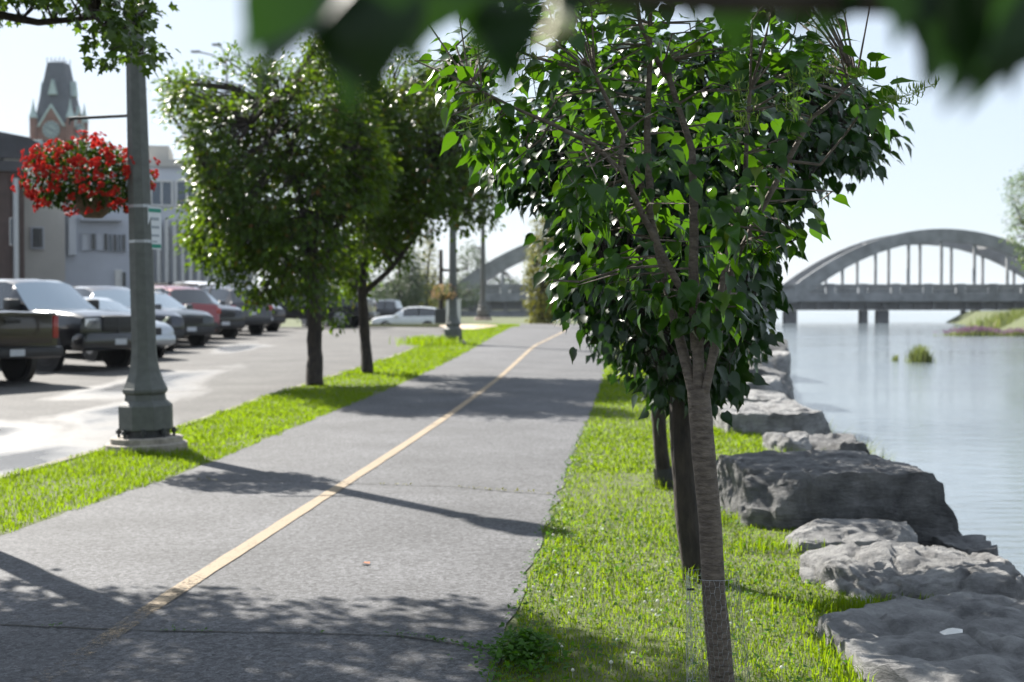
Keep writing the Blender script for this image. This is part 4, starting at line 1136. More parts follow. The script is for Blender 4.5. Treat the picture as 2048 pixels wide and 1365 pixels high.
rock(4.0, 5.1, 25.2, 27.6, -.8, .32, 'grey stone far up the bank before the river wall', 22, M_ROCKD, cuts=[((0, 0, 1), 1.0)], res=14, nrand=4)
rock(4.8, 6.1, 30, 33, -.8, .42, 'farthest grey bank stone beneath yellowish moss near the river wall', 23, cuts=[((0, 0, 1), 1.0)], res=14, nrand=4)
rock(6.0, 7.4, 38, 42, -.9, .55, 'far bank stone half hidden by leaves beside the river wall', 24, M_ROCKD, cuts=[((0, 0, 1), 1.0)], res=12, nrand=4)
pp = at(1888, 1310, 5.42)
q = MB(); q.add([(0, 0, 0), (.075, .012, .006), (.085, .045, .012), (.03, .05, .014), (-.01, .03, .004), (.04, .025, .022)], [(0, 1, 5), (1, 2, 5), (2, 3, 5), (3, 4, 5), (4, 0, 5)])
o = q.build('paper_scrap', M_TRIM); o.location = (pp.x, 5.42, .145); tag(o, 'small white paper scrap lying on the corner slab', 'litter')

# ------------------------------------------------------------------ trees
# the lilac in focus
T = lambda px, py, d=0.0: at(px, py, 4.6+d)
LPOLY = [(905, 30), (868, 175), (905, 205), (930, 285), (965, 330), (1035, 330), (1110, 350), (1125, 420), (1095, 480), (1120, 560), (1180, 590), (1250, 610), (1320, 630), (1470, 655), (1530, 590), (1560, 520),
         (1610, 480), (1625, 420), (1640, 350), (1590, 300), (1590, 240), (1680, 215), (1790, 232), (1815, 236), (1795, 195), (1690, 165), (1670, 20), (1620, -160), (1300, -260), (1050, -180), (930, -60)]
grow_tree('lilac_tree', 'sharply focused young lilac tree with a slim leaning trunk and heart shaped leaves', T(1451, 1483),
          [T(1451, 1483), T(1440, 1330), T(1420, 1050), T(1404, 860), T(1396, 780)], [.045, .041, .038, .037, .035],
          [([T(1394, 815), T(1366, 710, .03), T(1342, 610, .08), T(1310, 480, .12), T(1270, 330, .15)], .020, .010),
           ([T(1397, 800), T(1396, 671), T(1386, 537, -.02), T(1381, 376), T(1383, 300, .05), T(1330, 120, .1)], .021, .009),
           ([T(1390, 700), T(1385, 618, -.05), T(1326, 516, -.1), T(1283, 430, -.12), T(1240, 333, -.15), T(1246, 268, -.18), T(1190, 150, -.2)], .014, .006),
           ([T(1402, 815), T(1420, 740, -.03), T(1436, 644, -.06), T(1456, 510, -.08), T(1490, 350, -.1), T(1500, 180, -.1)], .015, .006),
           ([T(1400, 800, .02), T(1432, 700, .03), T(1444, 644, .05), T(1466, 530, .05), T(1514, 430, .03), T(1573, 322, 0), T(1622, 236, -.04), T(1660, 209, -.06), T(1713, 156, -.08)], .016, .005),
           ([T(1300, 440, .1), T(1294, 268, .12), T(1300, 134, .1), T(1302, -40, .1)], .014, .006),
           ([T(1330, 150, .1), T(1280, 50, .0), T(1262, -60, -.05)], .009, .005),
           ([T(1240, 340, -.15), T(1187, 290, -.2), T(1100, 247, -.26), T(1036, 220, -.3), T(940, 170, -.3)], .009, .003),
           ([T(1330, 532, -.1), T(1246, 537, -.18), T(1160, 564, -.22)], .005, .002),
           ([T(1470, 500, 0), T(1500, 478, -.1), T(1545, 468, -.15)], .004, .002),
           ([T(1573, 322, 0), T(1640, 330, -.05), T(1690, 270, -.08)], .006, .003)],
          LPOLY, 4.6, .60, 285, 7.2, .066, M_LILAC, M_BARK, heart_leaf(.28, .3), spread=.115, parts=300, pmesh=HL, droop=.5, updir=1.15, seed=4, seedheads=34, twig_r=.0026, nside=12, openfront=True)
# chicken wire round its foot
def wire_guard():
    b = T(1451, 1483); lean = (T(1420, 1050)-b)/(T(1420, 1050)-b).z
    root = MB(); r0 = .094; rows = 25; cols = 20; hz = .021
    def P(c, z):
        a_ = 2*math.pi*c/cols; r = r0*(1+.10*math.sin(2*a_+1.0+z*7))
        q = b + lean*z*.8 + Vector((r*math.cos(a_)-.012, r*math.sin(a_), 0)); q.z = b.z+z; return q
    for i in range(rows):
        z = .02+i*hz; o2 = (i % 2)*.5
        for c in range(cols):
            root.tube([P(c+o2-.17, z), P(c+o2+.17, z)], .0008, 3, cap=False)
            root.tube([P(c+o2+.17, z), P(c+o2+.33, z+hz)], .0006, 3, cap=False)
            root.tube([P(c+o2-.17, z), P(c+o2-.33, z+hz)], .0006, 3, cap=False)
    e = empty('tree_guard', b, label='chicken wire guard wrapped round the foot of the focused lilac', cat='tree guard')
    root.build('wire_mesh', M_STEEL, e, off=b)
    z = .02+rows*hz; k = MB(); k.tube([P(c*.5, z) for c in range(cols*2+1)], .0007, 4); k.build('rim_wire', M_STEEL, e, off=b)
    k = MB(); k.tube([P(11.5, .02), P(11.5, z+.03)], .0014, 4); k.build('seam_wire', M_STEEL, e, off=b)
    p = P(11.5, z-.04); k = MB(); k.tube([p+Vector((-.012, 0, 0)), p+Vector((.012, 0, 0))], .0045, 6); k.build('tie', M_IRON, e, off=b)
wire_guard()
# the darker lilac behind it
T2 = lambda px, py, d=0.0: at(px, py, 7.3+d)
P2 = [(985, 340), (1040, 300), (1080, 180), (1300, 60), (1600, 100), (1740, 190), (1792, 240), (1775, 300), (1715, 352), (1640, 345), (1580, 420), (1535, 560), (1532, 650), (1510, 700), (1470, 770), (1400, 800),
      (1310, 800), (1285, 740), (1210, 690), (1150, 620), (1110, 520), (1110, 420), (1030, 405)]
b2 = gp(1393, 1160); b2 = at(1393, 1162, 7.3)
grow_tree('dark_lilac_tree', 'dark leafy lilac with a thick rough trunk right behind the focused one', b2,
          [b2, T2(1375, 1050), T2(1362, 880), T2(1355, 740)], [.074, .061, .056, .052],
          [([T2(1356, 760), T2(1330, 620), T2(1260, 480, .1), T2(1150, 380, .2)], .035, .012), ([T2(1357, 760), T2(1390, 560, .2), T2(1420, 380, .3), T2(1430, 200, .3)], .04, .014),
           ([T2(1360, 770), T2(1450, 620, -.2), T2(1560, 420, -.2), T2(1680, 270, -.1)], .032, .010), ([T2(1356, 740), T2(1300, 640, -.4), T2(1240, 600, -.5)], .022, .008)],
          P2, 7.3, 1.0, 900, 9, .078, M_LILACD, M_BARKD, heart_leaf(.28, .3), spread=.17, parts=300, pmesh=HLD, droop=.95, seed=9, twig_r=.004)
# third in the row
T3 = lambda px, py, d=0.0: at(px, py, 11.0+d)
b3 = at(1332, 977, 11.0)
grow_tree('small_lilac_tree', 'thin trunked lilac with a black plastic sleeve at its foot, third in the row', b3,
          [b3, T3(1322, 900), T3(1310, 760), T3(1305, 660)], [.065, .055, .05, .045],
          [([T3(1306, 680), T3(1270, 560), T3(1200, 470)], .028, .01), ([T3(1306, 680), T3(1340, 520, .2), T3(1380, 380, .2)], .03, .01)],
          [(1110, 400), (1200, 330), (1350, 300), (1450, 380), (1520, 540), (1500, 700), (1440, 745), (1300, 770), (1225, 715), (1160, 640), (1125, 520)], 11.0, 1.0, 420, 8, .085, M_LILACD, M_BARKD, simple_leaf(.68, .2, .3), spread=.2, droop=.9, seed=10, twig_r=.005)
sv = MB(); sv.tube([b3+Vector((0, 0, -.02)), b3.lerp(T3(1322, 900), .4), b3.lerp(T3(1322, 900), .52)], [.085, .082, .08], 12, cap=False); sv.build('tree_sleeve', M_TRIMB); tag(bpy.data.objects['tree_sleeve'], 'black plastic sleeve round the foot of the thin trunked lilac', 'tree guard')

# street trees on the verge
A_D = gp(630, 770).y; TA = lambda px, py, d=0.0: at(px, py, A_D+d)
bA = gp(630, 772)
PA = [(318, 170), (370, 150), (430, 150), (455, 85), (490, 150), (545, 120), (575, 150), (640, 60), (690, 120), (740, 200), (775, 330), (780, 450), (745, 560), (700, 600), (690, 640), (655, 668), (610, 650), (580, 600), (520, 605),
      (470, 575), (415, 545), (390, 500), (350, 470), (335, 420), (375, 380), (330, 330), (350, 290), (310, 250), (350, 215)]
grow_tree('verge_tree', 'bushy green verge tree with a straight brown trunk, left of the pair', bA, [bA, TA(630, 700), TA(628, 620), TA(626, 540)], [.145, .125, .115, .10],
          [([TA(627, 570), TA(540, 480), TA(430, 380)], .07, .02), ([TA(627, 560), TA(600, 400, .4), TA(560, 220, .5)], .075, .02), ([TA(627, 560), TA(690, 420, -.4), TA(720, 260, -.5)], .07, .02), ([TA(627, 560), TA(640, 380, -.8), TA(500, 250, -1.0)], .06, .02)],
          PA, A_D, 1.8, 1450, 20, .105, M_STREET, M_BARKD, simple_leaf(.62), spread=.32, holes=1.3, ragged=1.0, seed=21, twig_r=.010, twig_n=3, droop=.5, group='leafy trees on the verge')
B_D = gp(735, 746).y; TB = lambda px, py, d=0.0: at(px, py, B_D+d)
bB = gp(735, 748)
PBp = [(630, 130), (655, 75), (690, 110), (740, 90), (790, 120), (830, 75), (870, 60), (905, 95), (950, 90), (975, 150), (1000, 260), (995, 360), (985, 455), (945, 440), (925, 470), (880, 455), (850, 490), (800, 530), (770, 580), (740, 610),
       (700, 600), (680, 540), (640, 420), (620, 260)]
grow_tree('verge_tree', 'darker verge tree with a slim forked trunk, right of the pair', bB, [bB, TB(730, 680), TB(726, 620), TB(724, 560)], [.115, .10, .095, .09],
          [([TB(725, 590), TB(790, 530), TB(840, 460), TB(880, 340)], .06, .02), ([TB(725, 580), TB(740, 400, .4), TB(780, 200, .5)], .07, .02), ([TB(725, 590), TB(690, 470, -.3), TB(670, 300, -.4)], .06, .02)],
          PBp, B_D, 1.8, 1350, 20, .11, M_STREET, M_BARKD, simple_leaf(.62), spread=.36, holes=1.2, ragged=.9, seed=22, twig_r=.011, twig_n=3, droop=.5, group='leafy trees on the verge')
# the tree left of the frame whose boughs reach in at the top left and shade the path
D0 = 9.3; T0 = lambda px, py, d=0.0: at(px, py, D0+d)
b0 = Vector((T0(-190, 900).x, D0, 0.02))
P0 = [(-760, 60), (-560, 240), (-330, 290), (-160, 180), (-60, 50), (30, 35), (75, 40), (110, 5), (160, 25), (190, 85), (225, 125), (275, 125), (318, 135), (305, 95), (275, 30), (285, -60), (280, -330), (60, -760), (-280, -900), (-640, -700), (-780, -300)]
grow_tree('overhanging_tree', 'tree at the left whose leafy bough hangs into the top left corner', b0, [b0, T0(-190, 600), T0(-195, 300), T0(-195, 50)], [.12, .10, .09, .08],
          [([T0(-194, 120), T0(-60, 20), T0(80, 45), T0(190, 35), T0(270, 110)], .04, .007), ([T0(-195, 150), T0(-80, -80), T0(60, -250), T0(130, -450)], .05, .015), ([T0(-195, 150), T0(-350, 0), T0(-520, -200)], .05, .015), ([T0(-195, 80), T0(-200, -200, .6), T0(-240, -500, .8)], .05, .02), ([T0(-195, 80), T0(-160, -150, -.7), T0(-120, -380, -1.0)], .05, .02)],
          P0, D0, 1.25, 1500, 13, .085, M_TOPLEFT, M_BARKD, lobed_leaf(), spread=.22, holes=1.2, seed=31, twig_r=.005, droop=.7)
# the lilac beside the standpoint: its branch crosses just above and before the camera
def near_branch():
    base = Vector((.80, .10, 0.0))
    root = empty('foreground_lilac', base, label='very close blurred lilac branch hanging across the top edge', cat='tree')
    N1 = lambda px, py, D=.66: at(px, py, D)
    mb = MB()
    mb.tube([base, Vector((.80, .11, .6)), Vector((.78, .12, 1.1))], [.05, .045, .04], 12)
    br = [Vector((.78, .12, 1.05)), Vector((.70, .35, 1.40)), N1(2560, -110, .60), N1(2150, -70, .64), N1(1780, 0, .66), N1(1400, -2, .67), N1(1060, -25, .68), N1(760, -70, .68), N1(500, -110, .66)]
    mb.tube(br, [.03, .018, .012, .009, .0075, .0065, .0055, .0045, .003], 10)
    mb.tube([Vector((.78, .12, 1.1)), Vector((.74, .0, 1.6)), Vector((.8, -.3, 2.3))], [.035, .025, .012], 10)
    mb.tube([Vector((.78, .12, 1.1)), Vector((.95, .1, 1.7)), Vector((1.2, .15, 2.3))], [.035, .025, .012], 10)
    mb.tube([N1(2150, -70, .64), N1(2060, 10, .63), N1(1960, 40, .62)], [.005, .004, .003], 8)
    mb.build('trunk', M_BARKD, root, smooth=True, off=base)
    spec = [ # base px, tip px, distance, width factor
        (690, -80, 478, 120, .62, 1.0), (560, -70, 640, 60, .66, .9), (720, -60, 690, 190, .64, .95), (800, -80, 800, 125, .66, 1.0), (905, -70, 860, 60, .68, 1.0), (650, -100, 560, 40, .70, 1.0),
        (1020, 10, 1000, 165, .70, .85), (960, -60, 950, 70, .72, 1.0), (1120, -60, 1150, 45, .68, 1.0), (1260, -60, 1230, 50, .70, .9), (1460, -40, 1480, 85, .72, .55), (1350, -70, 1390, 30, .70, 1.0), (1560, -70, 1600, 35, .70, 1.0), (1680, -60, 1640, 45, .71, .9),
        (1830, -90, 1800, 60, .62, 1.0), (2010, -60, 1925, 172, .60, 1.25), (1900, -60, 1850, 105, .63, 1.15), (2080, -60, 2000, 120, .58, 1.2), (2140, -80, 2060, 60, .60, 1.1), (1760, -90, 1720, 20, .66, 1.0), (2200, 0, 2110, 190, .6, 1.0), (1965, -70, 1875, 128, .61, 1.1), (2075, -50, 1985, 160, .59, 1.1), (1990, -30, 2040, 150, .62, 1.0), (590, -60, 500, 95, .60, 1.0), (745, -70, 745, 165, .62, 1.0)]
    P = []; A = []; Nn = []; S = []; rnd = random.Random(5)
    ms = HLD + HL
    for i, (bx, by, tx, ty, D, wf) in enumerate(spec):
        a_ = N1(bx, by, D); t_ = N1(tx, ty, D-.015); d = t_-a_
        P.append(tuple(a_)); A.append(tuple(d)); S.append(d.length*1.06); Nn.append((rnd.gauss(0, .45), -1.0, rnd.uniform(.1, .8)))
    # two pale new leaves catching the sun
    for (bx, by, tx, ty) in ((1135, 20, 1085, 88), (1128, 80, 1145, 18)):
        pass
    n0 = len(P)
    for i in range(120):      # the rest of its crown, above and beside the standpoint
        c = Vector((rnd.uniform(.35, 1.5), rnd.uniform(-.8, .45), rnd.uniform(1.75, 2.7)))
        P.append(tuple(c)); A.append((rnd.gauss(0, 1), rnd.gauss(0, 1), -.6)); S.append(rnd.uniform(.05, .09)); Nn.append((rnd.gauss(0, .5), rnd.gauss(0, .5), 1))
    P = np.array(P); A = np.array(A); Nn = np.array(Nn); S = np.array(S); b_ = np.array(tuple(base))
    cr = link('crown', leaf_mesh('crown', P[n0:]-b_, A[n0:], Nn[n0:], S[n0:], heart_leaf()), M_LILAC, root); cr['kind'] = 'stuff'
    leaf_objs(P[:n0], A[:n0], Nn[:n0], S[:n0], HLN, cr, b_)
    # spent pale blossom
    bl = MB()
    for bx, by, tx, ty, w_ in ((1106, 78, 1086, 70, .007), (1118, 62, 1128, 28, .006)):
        a_ = N1(bx, by, .62); t_ = N1(tx, ty, .62); bl.tube([a_, a_.lerp(t_, .5), t_], [w_*.6, w_, w_*.5], 8)
    a_ = N1(1110, -40, .66); bl.tube([a_, N1(1108, 75, .62)], [.0012, .0012], 5)
    bl.build('spent_blossom', mat('pale_blossom', (.62, .58, .38), .7, .1, 30), root, smooth=True, off=base)
near_branch()

# trees further off
def far_tree(name, label, px, pbase, D, poly, thick, ncl, per, lsz, lm, tr=.2, seed=1, spread=.6, holes=.5, group=None, zb=None):
    b_ = at(px, pbase, D)
    if zb is not None: b_.z = zb
    xs = [p[0] for p in poly]; ys_ = [p[1] for p in poly]; cx = sum(xs)/len(xs); top = min(ys_); mid = (top+max(ys_))/2
    f = lambda x, y, d=0: at(x, y, D+d)
    return grow_tree(name, label, b_, [b_, f(px, (mid+pbase)/2), f((px+cx)/2, mid)], [tr, tr*.8, tr*.6],
              [([f((px+cx)/2, mid), f(cx, (top+mid)/2, .3), f(cx, top+.15*(mid-top))], tr*.55, tr*.15), ([f(px, (mid+pbase)/2), f(min(xs)*.5+cx*.5, mid, -.3)], tr*.4, tr*.12), ([f(px, (mid+pbase)/2), f(max(xs)*.5+cx*.5, mid, .4)], tr*.4, tr*.12)],
              poly, D, thick, ncl, per, lsz, lm, M_BARKD, simple_leaf(.65), spread=spread, holes=holes, seed=seed, twig_r=tr*.07, twig_n=3, group=group, nside=7)
far_tree('yellowing_tree', 'yellowish green columnar tree at the crest beside the path', 1083, 640, 66, [(1055, 640), (1050, 560), (1058, 500), (1066, 440), (1085, 420), (1120, 430), (1150, 500), (1150, 560), (1130, 630), (1095, 645)], 1.4, 420, 16, .14, M_YEL, .14, 41, .36, .6)
far_tree('dark_shrub', 'dark green shrub overlapping the yellowish columnar tree', 1062, 600, 67.5, [(1050, 560), (1055, 510), (1070, 495), (1085, 520), (1085, 560), (1065, 580)], .6, 60, 14, .12, M_FAR, .08, 42, .3, 0, zb=.5)
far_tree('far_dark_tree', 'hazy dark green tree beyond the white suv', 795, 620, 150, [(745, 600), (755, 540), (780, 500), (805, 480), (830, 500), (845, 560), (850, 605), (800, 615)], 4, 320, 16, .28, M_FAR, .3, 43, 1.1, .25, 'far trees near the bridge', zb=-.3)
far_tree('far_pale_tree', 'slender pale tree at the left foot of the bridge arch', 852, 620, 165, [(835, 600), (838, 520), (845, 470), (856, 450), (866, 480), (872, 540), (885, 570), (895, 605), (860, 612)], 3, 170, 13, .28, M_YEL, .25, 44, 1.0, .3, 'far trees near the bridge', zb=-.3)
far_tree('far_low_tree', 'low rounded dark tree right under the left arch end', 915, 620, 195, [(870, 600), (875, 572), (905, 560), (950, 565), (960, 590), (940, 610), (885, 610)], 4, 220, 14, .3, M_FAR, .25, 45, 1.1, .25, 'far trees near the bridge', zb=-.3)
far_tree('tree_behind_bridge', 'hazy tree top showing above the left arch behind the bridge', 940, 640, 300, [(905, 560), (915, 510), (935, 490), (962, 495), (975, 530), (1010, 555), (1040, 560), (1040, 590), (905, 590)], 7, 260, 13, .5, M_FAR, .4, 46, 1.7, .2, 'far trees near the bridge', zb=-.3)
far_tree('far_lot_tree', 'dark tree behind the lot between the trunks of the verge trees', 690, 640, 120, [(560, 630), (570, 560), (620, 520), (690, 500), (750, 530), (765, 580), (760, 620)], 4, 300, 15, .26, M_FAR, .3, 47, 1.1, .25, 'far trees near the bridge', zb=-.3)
far_tree('river_tree', 'pale green tree at the right edge across the river', 2075, 640, 190, [(2012, 470), (2022, 440), (2008, 390), (2020, 355), (2050, 335), (2110, 300), (2180, 330), (2220, 450), (2200, 590), (2100, 600), (2050, 540), (2030, 490)], 6, 620, 18, .34, M_STREET, .4, 48, 1.3, .2, zb=0.3)
far_tree('river_tree', 'tall tree across the river just outside the right edge', 2240, 640, 160, [(2120, 600), (2110, 500), (2150, 380), (2230, 330), (2330, 380), (2370, 520), (2330, 610)], 6, 560, 18, .34, M_STREET, .4, 49, 1.3, .2, zb=0.3)

# ------------------------------------------------------------------ grass and small plants
def blades(name, P, H, W, m, lean=.5, label=None, kind='stuff', seed=1, parent=None, off=None, cat=None):
    rg = np.random.default_rng(seed); n = len(P)
    a = rg.uniform(0, 2*np.pi, n); X = np.stack([np.cos(a), np.sin(a), np.zeros(n)], 1)
    b = a + np.pi/2 + rg.normal(0, .4, n); Ld = np.stack([np.cos(b), np.sin(b), np.zeros(n)], 1)*rg.uniform(.1, 1, n)[:, None]*lean
    up = np.array([0, 0, 1.0])
    w2 = (W*rg.uniform(.7, 1.3, n))[:, None]; h = H[:, None]
    v0 = P - X*w2; v1 = P + X*w2
    mid = P + up*h*.6 + Ld*h*.35; v2 = mid - X*w2*.8; v3 = mid + X*w2*.8
    tip = P + up*h*(1-.25*lean) + Ld*h*1.05
    V = np.stack([v0, v1, v2, v3, tip], 1).reshape(-1, 3)
    if off is not None: V = V-np.array(off)
    F = np.array([[0, 1, 3], [0, 3, 2], [2, 3, 4]])[None] + (np.arange(n)*5)[:, None, None]
    o = link(name, np_mesh(name, V, F.reshape(-1, 3)), m, parent)
    return tag(o, label, cat, kind=kind)
def scatter(fa, fb, y0, y1, dens, seed, edge=0.05):
    """points between two edges; dens(y) per square metre"""
    rg = np.random.default_rng(seed); out = []
    y = y0
    while y < y1:
        st_ = .25 if y < 20 else .5
        a, b = fa(y)+edge, fb(y)-edge
        n = rg.poisson(max(0, (b-a))*st_*dens(y))
        xx = a+(b-a)*rg.random(n); yy = y+st_*rg.random(n)
        out.append(np.stack([xx, yy, np.array([zp(t)-.004 for t in yy])], 1)); y += st_
    return np.concatenate(out)
def patchy(P, f=1.1, s=0):
    return np.array([noise.noise(Vector((p[0]*f+s, p[1]*f, s))) for p in P])
Pr = scatter(lambda y: XR(y)+jag(y, 21, .07)-.03, lambda y: XI(y)+.35, 3.8, 62, lambda y: 3600 if y < 7 else (2400 if y < 10 else (1300 if y < 16 else (600 if y < 28 else 260))), 3)
pa = patchy(Pr, 1.6)
H = (.036+.026*pa)*RNG.uniform(.55, 1.4, len(Pr)) + np.where(Pr[:, 1] > 14, .015, 0)
Wd = np.where(Pr[:, 1] < 7, .0022, np.where(Pr[:, 1] < 12, .003, np.where(Pr[:, 1] < 20, .005, .009)))
blades('lawn_grass', Pr, H, Wd, M_GRASS, 1.1, 'bright green lawn between the path and the bank stones', seed=5, cat='grass')
Pl = scatter(lambda y: XK(y)-.0+jag(y, 31, .06), lambda y: XL(y)+jag(y, 33, .09)+.05, 6.0, 61, lambda y: 1700 if y < 14 else (1000 if y < 22 else (500 if y < 35 else 260)), 8)
pa = patchy(Pl, 1.3, 5)
blades('verge_grass', Pl, (.05+.03*pa)*RNG.uniform(.6, 1.35, len(Pl)), np.where(Pl[:, 1] < 14, .0036, np.where(Pl[:, 1] < 25, .006, .010)), M_GRASS, .7, 'green verge grass between the path and the parking lot', seed=6, cat='grass')
# long grass at the foot of stones, trunks and posts
ft = []
for (x, y, rx, ry, n) in ((1.5, 6.45, .25, .12, 260), (1.42, 8.1, .25, .1, 200), (1.35, 9.2, .15, .2, 160), (1.24, 5.3, .06, .5, 240), (2.4, 13.4, .3, .2, 140), (2.3, 15.4, .35, .2, 160), (b2.x, b2.y-.05, .12, .08, 120), (b3.x, b3.y-.05, .14, .08, 110), (PB.x, PB.y-.42, .3, .06, 160), (1.62, 6.5, .3, .08, 160)):
    for _ in range(n): ft.append((random.gauss(x, rx*.6), random.gauss(y, ry*.6), zp(y)+.01))
ft = np.array(ft); blades('tall_grass', ft, RNG.uniform(.04, .11, len(ft)), np.full(len(ft), .0026), M_GRASS, .7, 'longer grass at the feet of stones, trunks and the near post', seed=9, cat='grass')
tp = gp(862, 689); tf = np.stack([RNG.normal(tp.x, .35, 900), RNG.normal(tp.y, .9, 900), np.full(900, tp.z)], 1)
blades('grass_tuft', tf, RNG.uniform(.12, .34, 900), np.full(900, .011), M_GRASS, .8, 'tall bright grass tuft beside the second lamp post', seed=10, kind=None, cat='grass tuft')
# weeds at the path's right edge, clover
def weed_leaves(name, label, pts, sz, m, kind='stuff', cat=None, seed=1, parent=None):
    rg = np.random.default_rng(seed); n = len(pts)
    A = np.stack([rg.normal(0, 1, n), rg.normal(0, 1, n), rg.uniform(.0, .7, n)], 1); Nn = np.stack([rg.normal(0, .35, n), rg.normal(0, .35, n), np.ones(n)], 1)
    o = link(name, leaf_mesh(name, pts, A, Nn, sz*rg.uniform(.6, 1.3, n), simple_leaf(.6)), m, parent)
    return tag(o, label, cat, kind=kind)
wp = gp(1050, 1325); n = 900
r_ = np.abs(RNG.normal(0, 1, n)); th = RNG.uniform(0, 6.28, n)
pts = np.stack([wp.x+.10*r_*np.cos(th), wp.y+.16*r_*np.sin(th), .02+np.clip(.11-.05*r_, .01, 1)*RNG.random(n)], 1)
weed_leaves('weed_clump', 'dark green weed clump at the path edge in the foreground', pts, .035, M_WEED, kind=None, cat='weed', seed=2)
ep = []
for _ in range(700):
    y = random.uniform(5, 16); ep.append((XR(y)+abs(random.gauss(0, .10))-.03, y, zp(y)+.02+random.random()*.04))
for _ in range(1500):
    y = random.uniform(5, 9.5); x = random.uniform(XR(y), XI(y)); ep.append((x, y, zp(y)+.02+random.random()*.04))
weed_leaves('clover', 'clover and low weeds along the right edge of the path', np.array(ep), .026, M_WEED, cat='weed', seed=3)
fl = []
for _ in range(26):
    px_, py_ = random.choice([(1150, 1300), (1200, 1340), (1100, 1220), (1280, 1180), (1060, 1150), (1250, 1330), (1380, 1190), (1500, 1340), (1330, 1240)]); g = gp(px_+random.gauss(0, 50), py_+random.gauss(0, 30)); fl.append((g.x, g.y, g.z))
mb = MB()
for x, y, z in fl:
    s = random.uniform(.005, .009); zz = z+random.uniform(.03, .06)
    mb.tube([(x, y, z), (x, y, zz)], .0008, 3, cap=False); mb.lathe([(s*.4, zz-s), (s, zz-.3*s), (s*.9, zz+.4*s), (s*.3, zz+s)], 7, Matrix.Translation((x, y, 0)))
tag(mb.build('clover_flower', M_WHITEFL), 'tiny white clover flowers dotted in the near lawn', 'flower', kind='stuff')
# cracks across the path with weeds in them
def crack(name, pxs, seed, dens, parent):
    pts = [gp(*q) for q in pxs]; mb = MB(); P = []
    rnd = random.Random(seed); V = []; F = []
    tot = []
    for a_, b_ in zip(pts[:-1], pts[1:]):
        n = max(2, int((b_-a_).length/.03))
        for i in range(n): tot.append(a_.lerp(b_, i/n))
    for i, p in enumerate(tot):
        j = .012*noise.noise(Vector((p.x*9, seed, 0))); wd = .006+.006*noise.noise(Vector((p.x*4, seed, 5)))
        V += [(p.x, p.y+j-wd, p.z+.008), (p.x, p.y+j+wd, p.z+.008)]
        if rnd.random() < dens(p.x) and noise.noise(Vector((p.x*5, seed, 9))) > -.15:
            for _ in range(5): P.append((p.x+rnd.gauss(0, .02), p.y+j+rnd.gauss(0, .010), p.z+.008+rnd.random()*.014))
    for i in range(len(tot)-1): F.append((2*i, 2*i+2, 2*i+3, 2*i+1))
    mb.add(V, F); mb.build(name, mat('crack_dirt', (.03, .028, .02), .95, .3, 30), parent)
    o = weed_leaves('crack_weed', None, np.array(P), .02, M_WEED if seed == 1 else M_YEL, kind='stuff', seed=seed, parent=parent)
crack('crack', [(0, 1253), (300, 1265), (620, 1270), (800, 1275), (900, 1290), (990, 1305)], 1, lambda x: .25 if x < -.5 else .9, path)
crack('crack', [(390, 962), (560, 965), (900, 975), (1010, 985), (1115, 992)], 2, lambda x: .12 if x < -.4 else .55, path)
g = gp(740, 1132); V, F = lobed_leaf(); mb = MB(); mb.add([Vector(v)*.06 for v in V], F); o = mb.build('fallen_leaf', mat('dead_leaf', (.42, .14, .05), .8, .2, 30)); o.location = (g.x, g.y, g.z+.012); o.rotation_euler = (.06, .05, 1.2)
tag(o, 'single orange fallen leaf on the asphalt path', 'leaf')
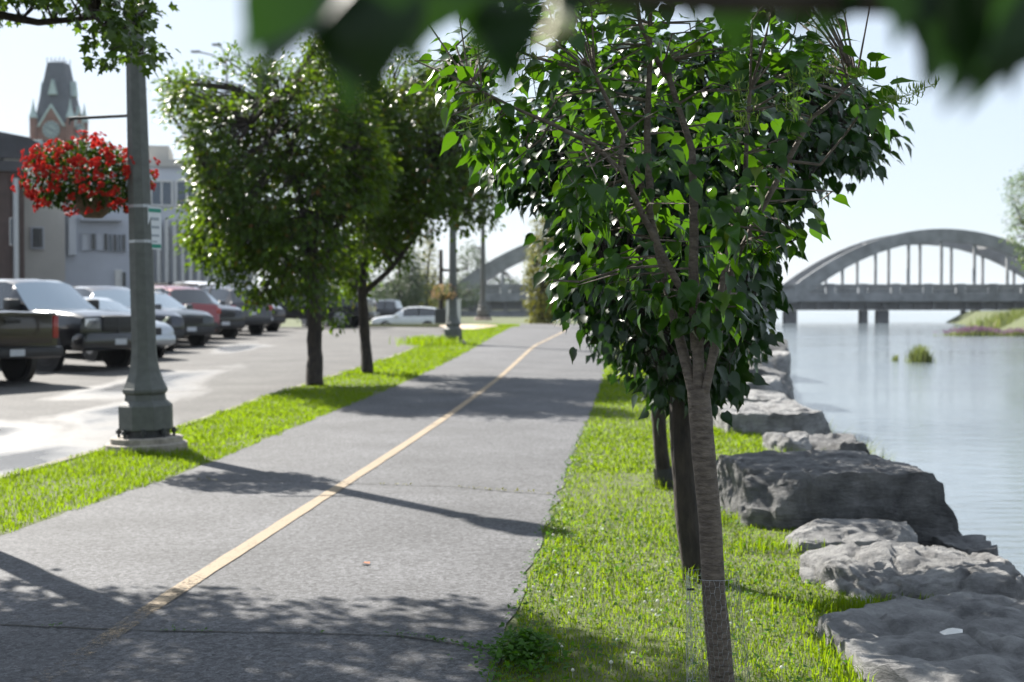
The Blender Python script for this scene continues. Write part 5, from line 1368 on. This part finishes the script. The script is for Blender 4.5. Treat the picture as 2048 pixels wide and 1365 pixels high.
# plants at the waterline and across the river
def reeds(name, label, cx, cy, rx, ry, n, h0, h1, wd, m, seed, flowers=None, cat='reeds', z=WATER):
    rg = np.random.default_rng(seed)
    root = empty(name, (cx, cy, z), label=label, cat=cat)
    P = np.stack([rg.normal(cx, rx*.5, n), rg.normal(cy, ry*.5, n), np.full(n, z-.1)], 1)
    H = rg.uniform(h0, h1, n)*np.exp(-((P[:, 0]-cx)/rx)**2*.5)
    blades('blades', P, H+.1, np.full(n, wd), m, .5, seed=seed, parent=root, off=(cx, cy, z))
    if flowers:
        k = rg.choice(n, flowers); Q = P[k]+np.stack([rg.normal(0, .1, flowers), rg.normal(0, .1, flowers), H[k]*rg.uniform(.6, 1.05, flowers)+.1], 1)
        A = np.stack([rg.normal(0, .4, flowers), rg.normal(0, .4, flowers), np.ones(flowers)], 1); Nn = rg.normal(0, 1, (flowers, 3))
        o = link('flower_spikes', leaf_mesh('flower_spikes', Q-np.array([cx, cy, z]), A, Nn, rg.uniform(.14, .26, flowers)*wd/.03, simple_leaf(.5)), M_PURPLE, root); o['kind'] = 'stuff'
    return root
c = at(1950, 670, 135); reeds('loosestrife', 'low patch of purple loosestrife flowers at the edge of the far bank', c.x, 135, 2.6, 1.5, 1300, .35, .85, .03, M_REED, 3, 900, 'flowers')
c = at(2032, 670, 134); reeds('loosestrife', 'smaller purple flower patch at the right edge of the water', c.x, 134, 1.4, 1.2, 600, .3, .7, .03, M_REED, 13, 260, 'flowers')
c = at(2050, 650, 178); reeds('reed_bed', 'tall pale green reed bed in front of the bridge at the right', c.x+.8, 178, 5.5, 6, 2600, 1.8, 3.2, .06, M_REED, 4)
c = at(1840, 725, 70); reeds('river_bush', 'small brownish bush of water plants standing alone in the river', c.x, 70, .55, .5, 420, .55, 1.15, .02, M_REED, 5, cat='bush')
c = at(1790, 718, 72); reeds('river_bush', 'tiny plant tuft in the river left of the small bush', c.x, 72, .16, .2, 60, .2, .45, .02, M_REED, 6, cat='bush')
reeds('sedge_clump', 'mossy green sedge clump at the water beside the broad slab', 3.95, 16.6, .42, .7, 900, .5, 1.0, .008, M_REED, 7, z=-.9, cat='sedge')
reeds('sedge_clump', 'small sedge tuft at the water behind the flat grey slab', 4.35, 20.2, .3, .5, 400, .4, .9, .010, M_REED, 8, z=-.9, cat='sedge')
reeds('moss_patch', 'yellow green plants on the bank at the foot of the river wall', 7.3, 47, .7, 3, 500, .3, .6, .02, M_YEL, 9, z=.2, cat='plant')

# thin summer haze over the whole place
hz = MB(); hz.box(-2600, 4600, -40, 7900, -4, 62)
hv = bpy.data.materials.new('haze_air'); hv.use_nodes = True; hv.node_tree.nodes.clear()
pv = hv.node_tree.nodes.new('ShaderNodeVolumePrincipled'); pv.inputs['Density'].default_value = .0001; pv.inputs['Color'].default_value = (.82, .91, 1, 1); pv.inputs['Anisotropy'].default_value = .2
ov = hv.node_tree.nodes.new('ShaderNodeOutputMaterial'); hv.node_tree.links.new(pv.outputs['Volume'], ov.inputs['Volume'])
tag(hz.build('haze', hv), kind='stuff')
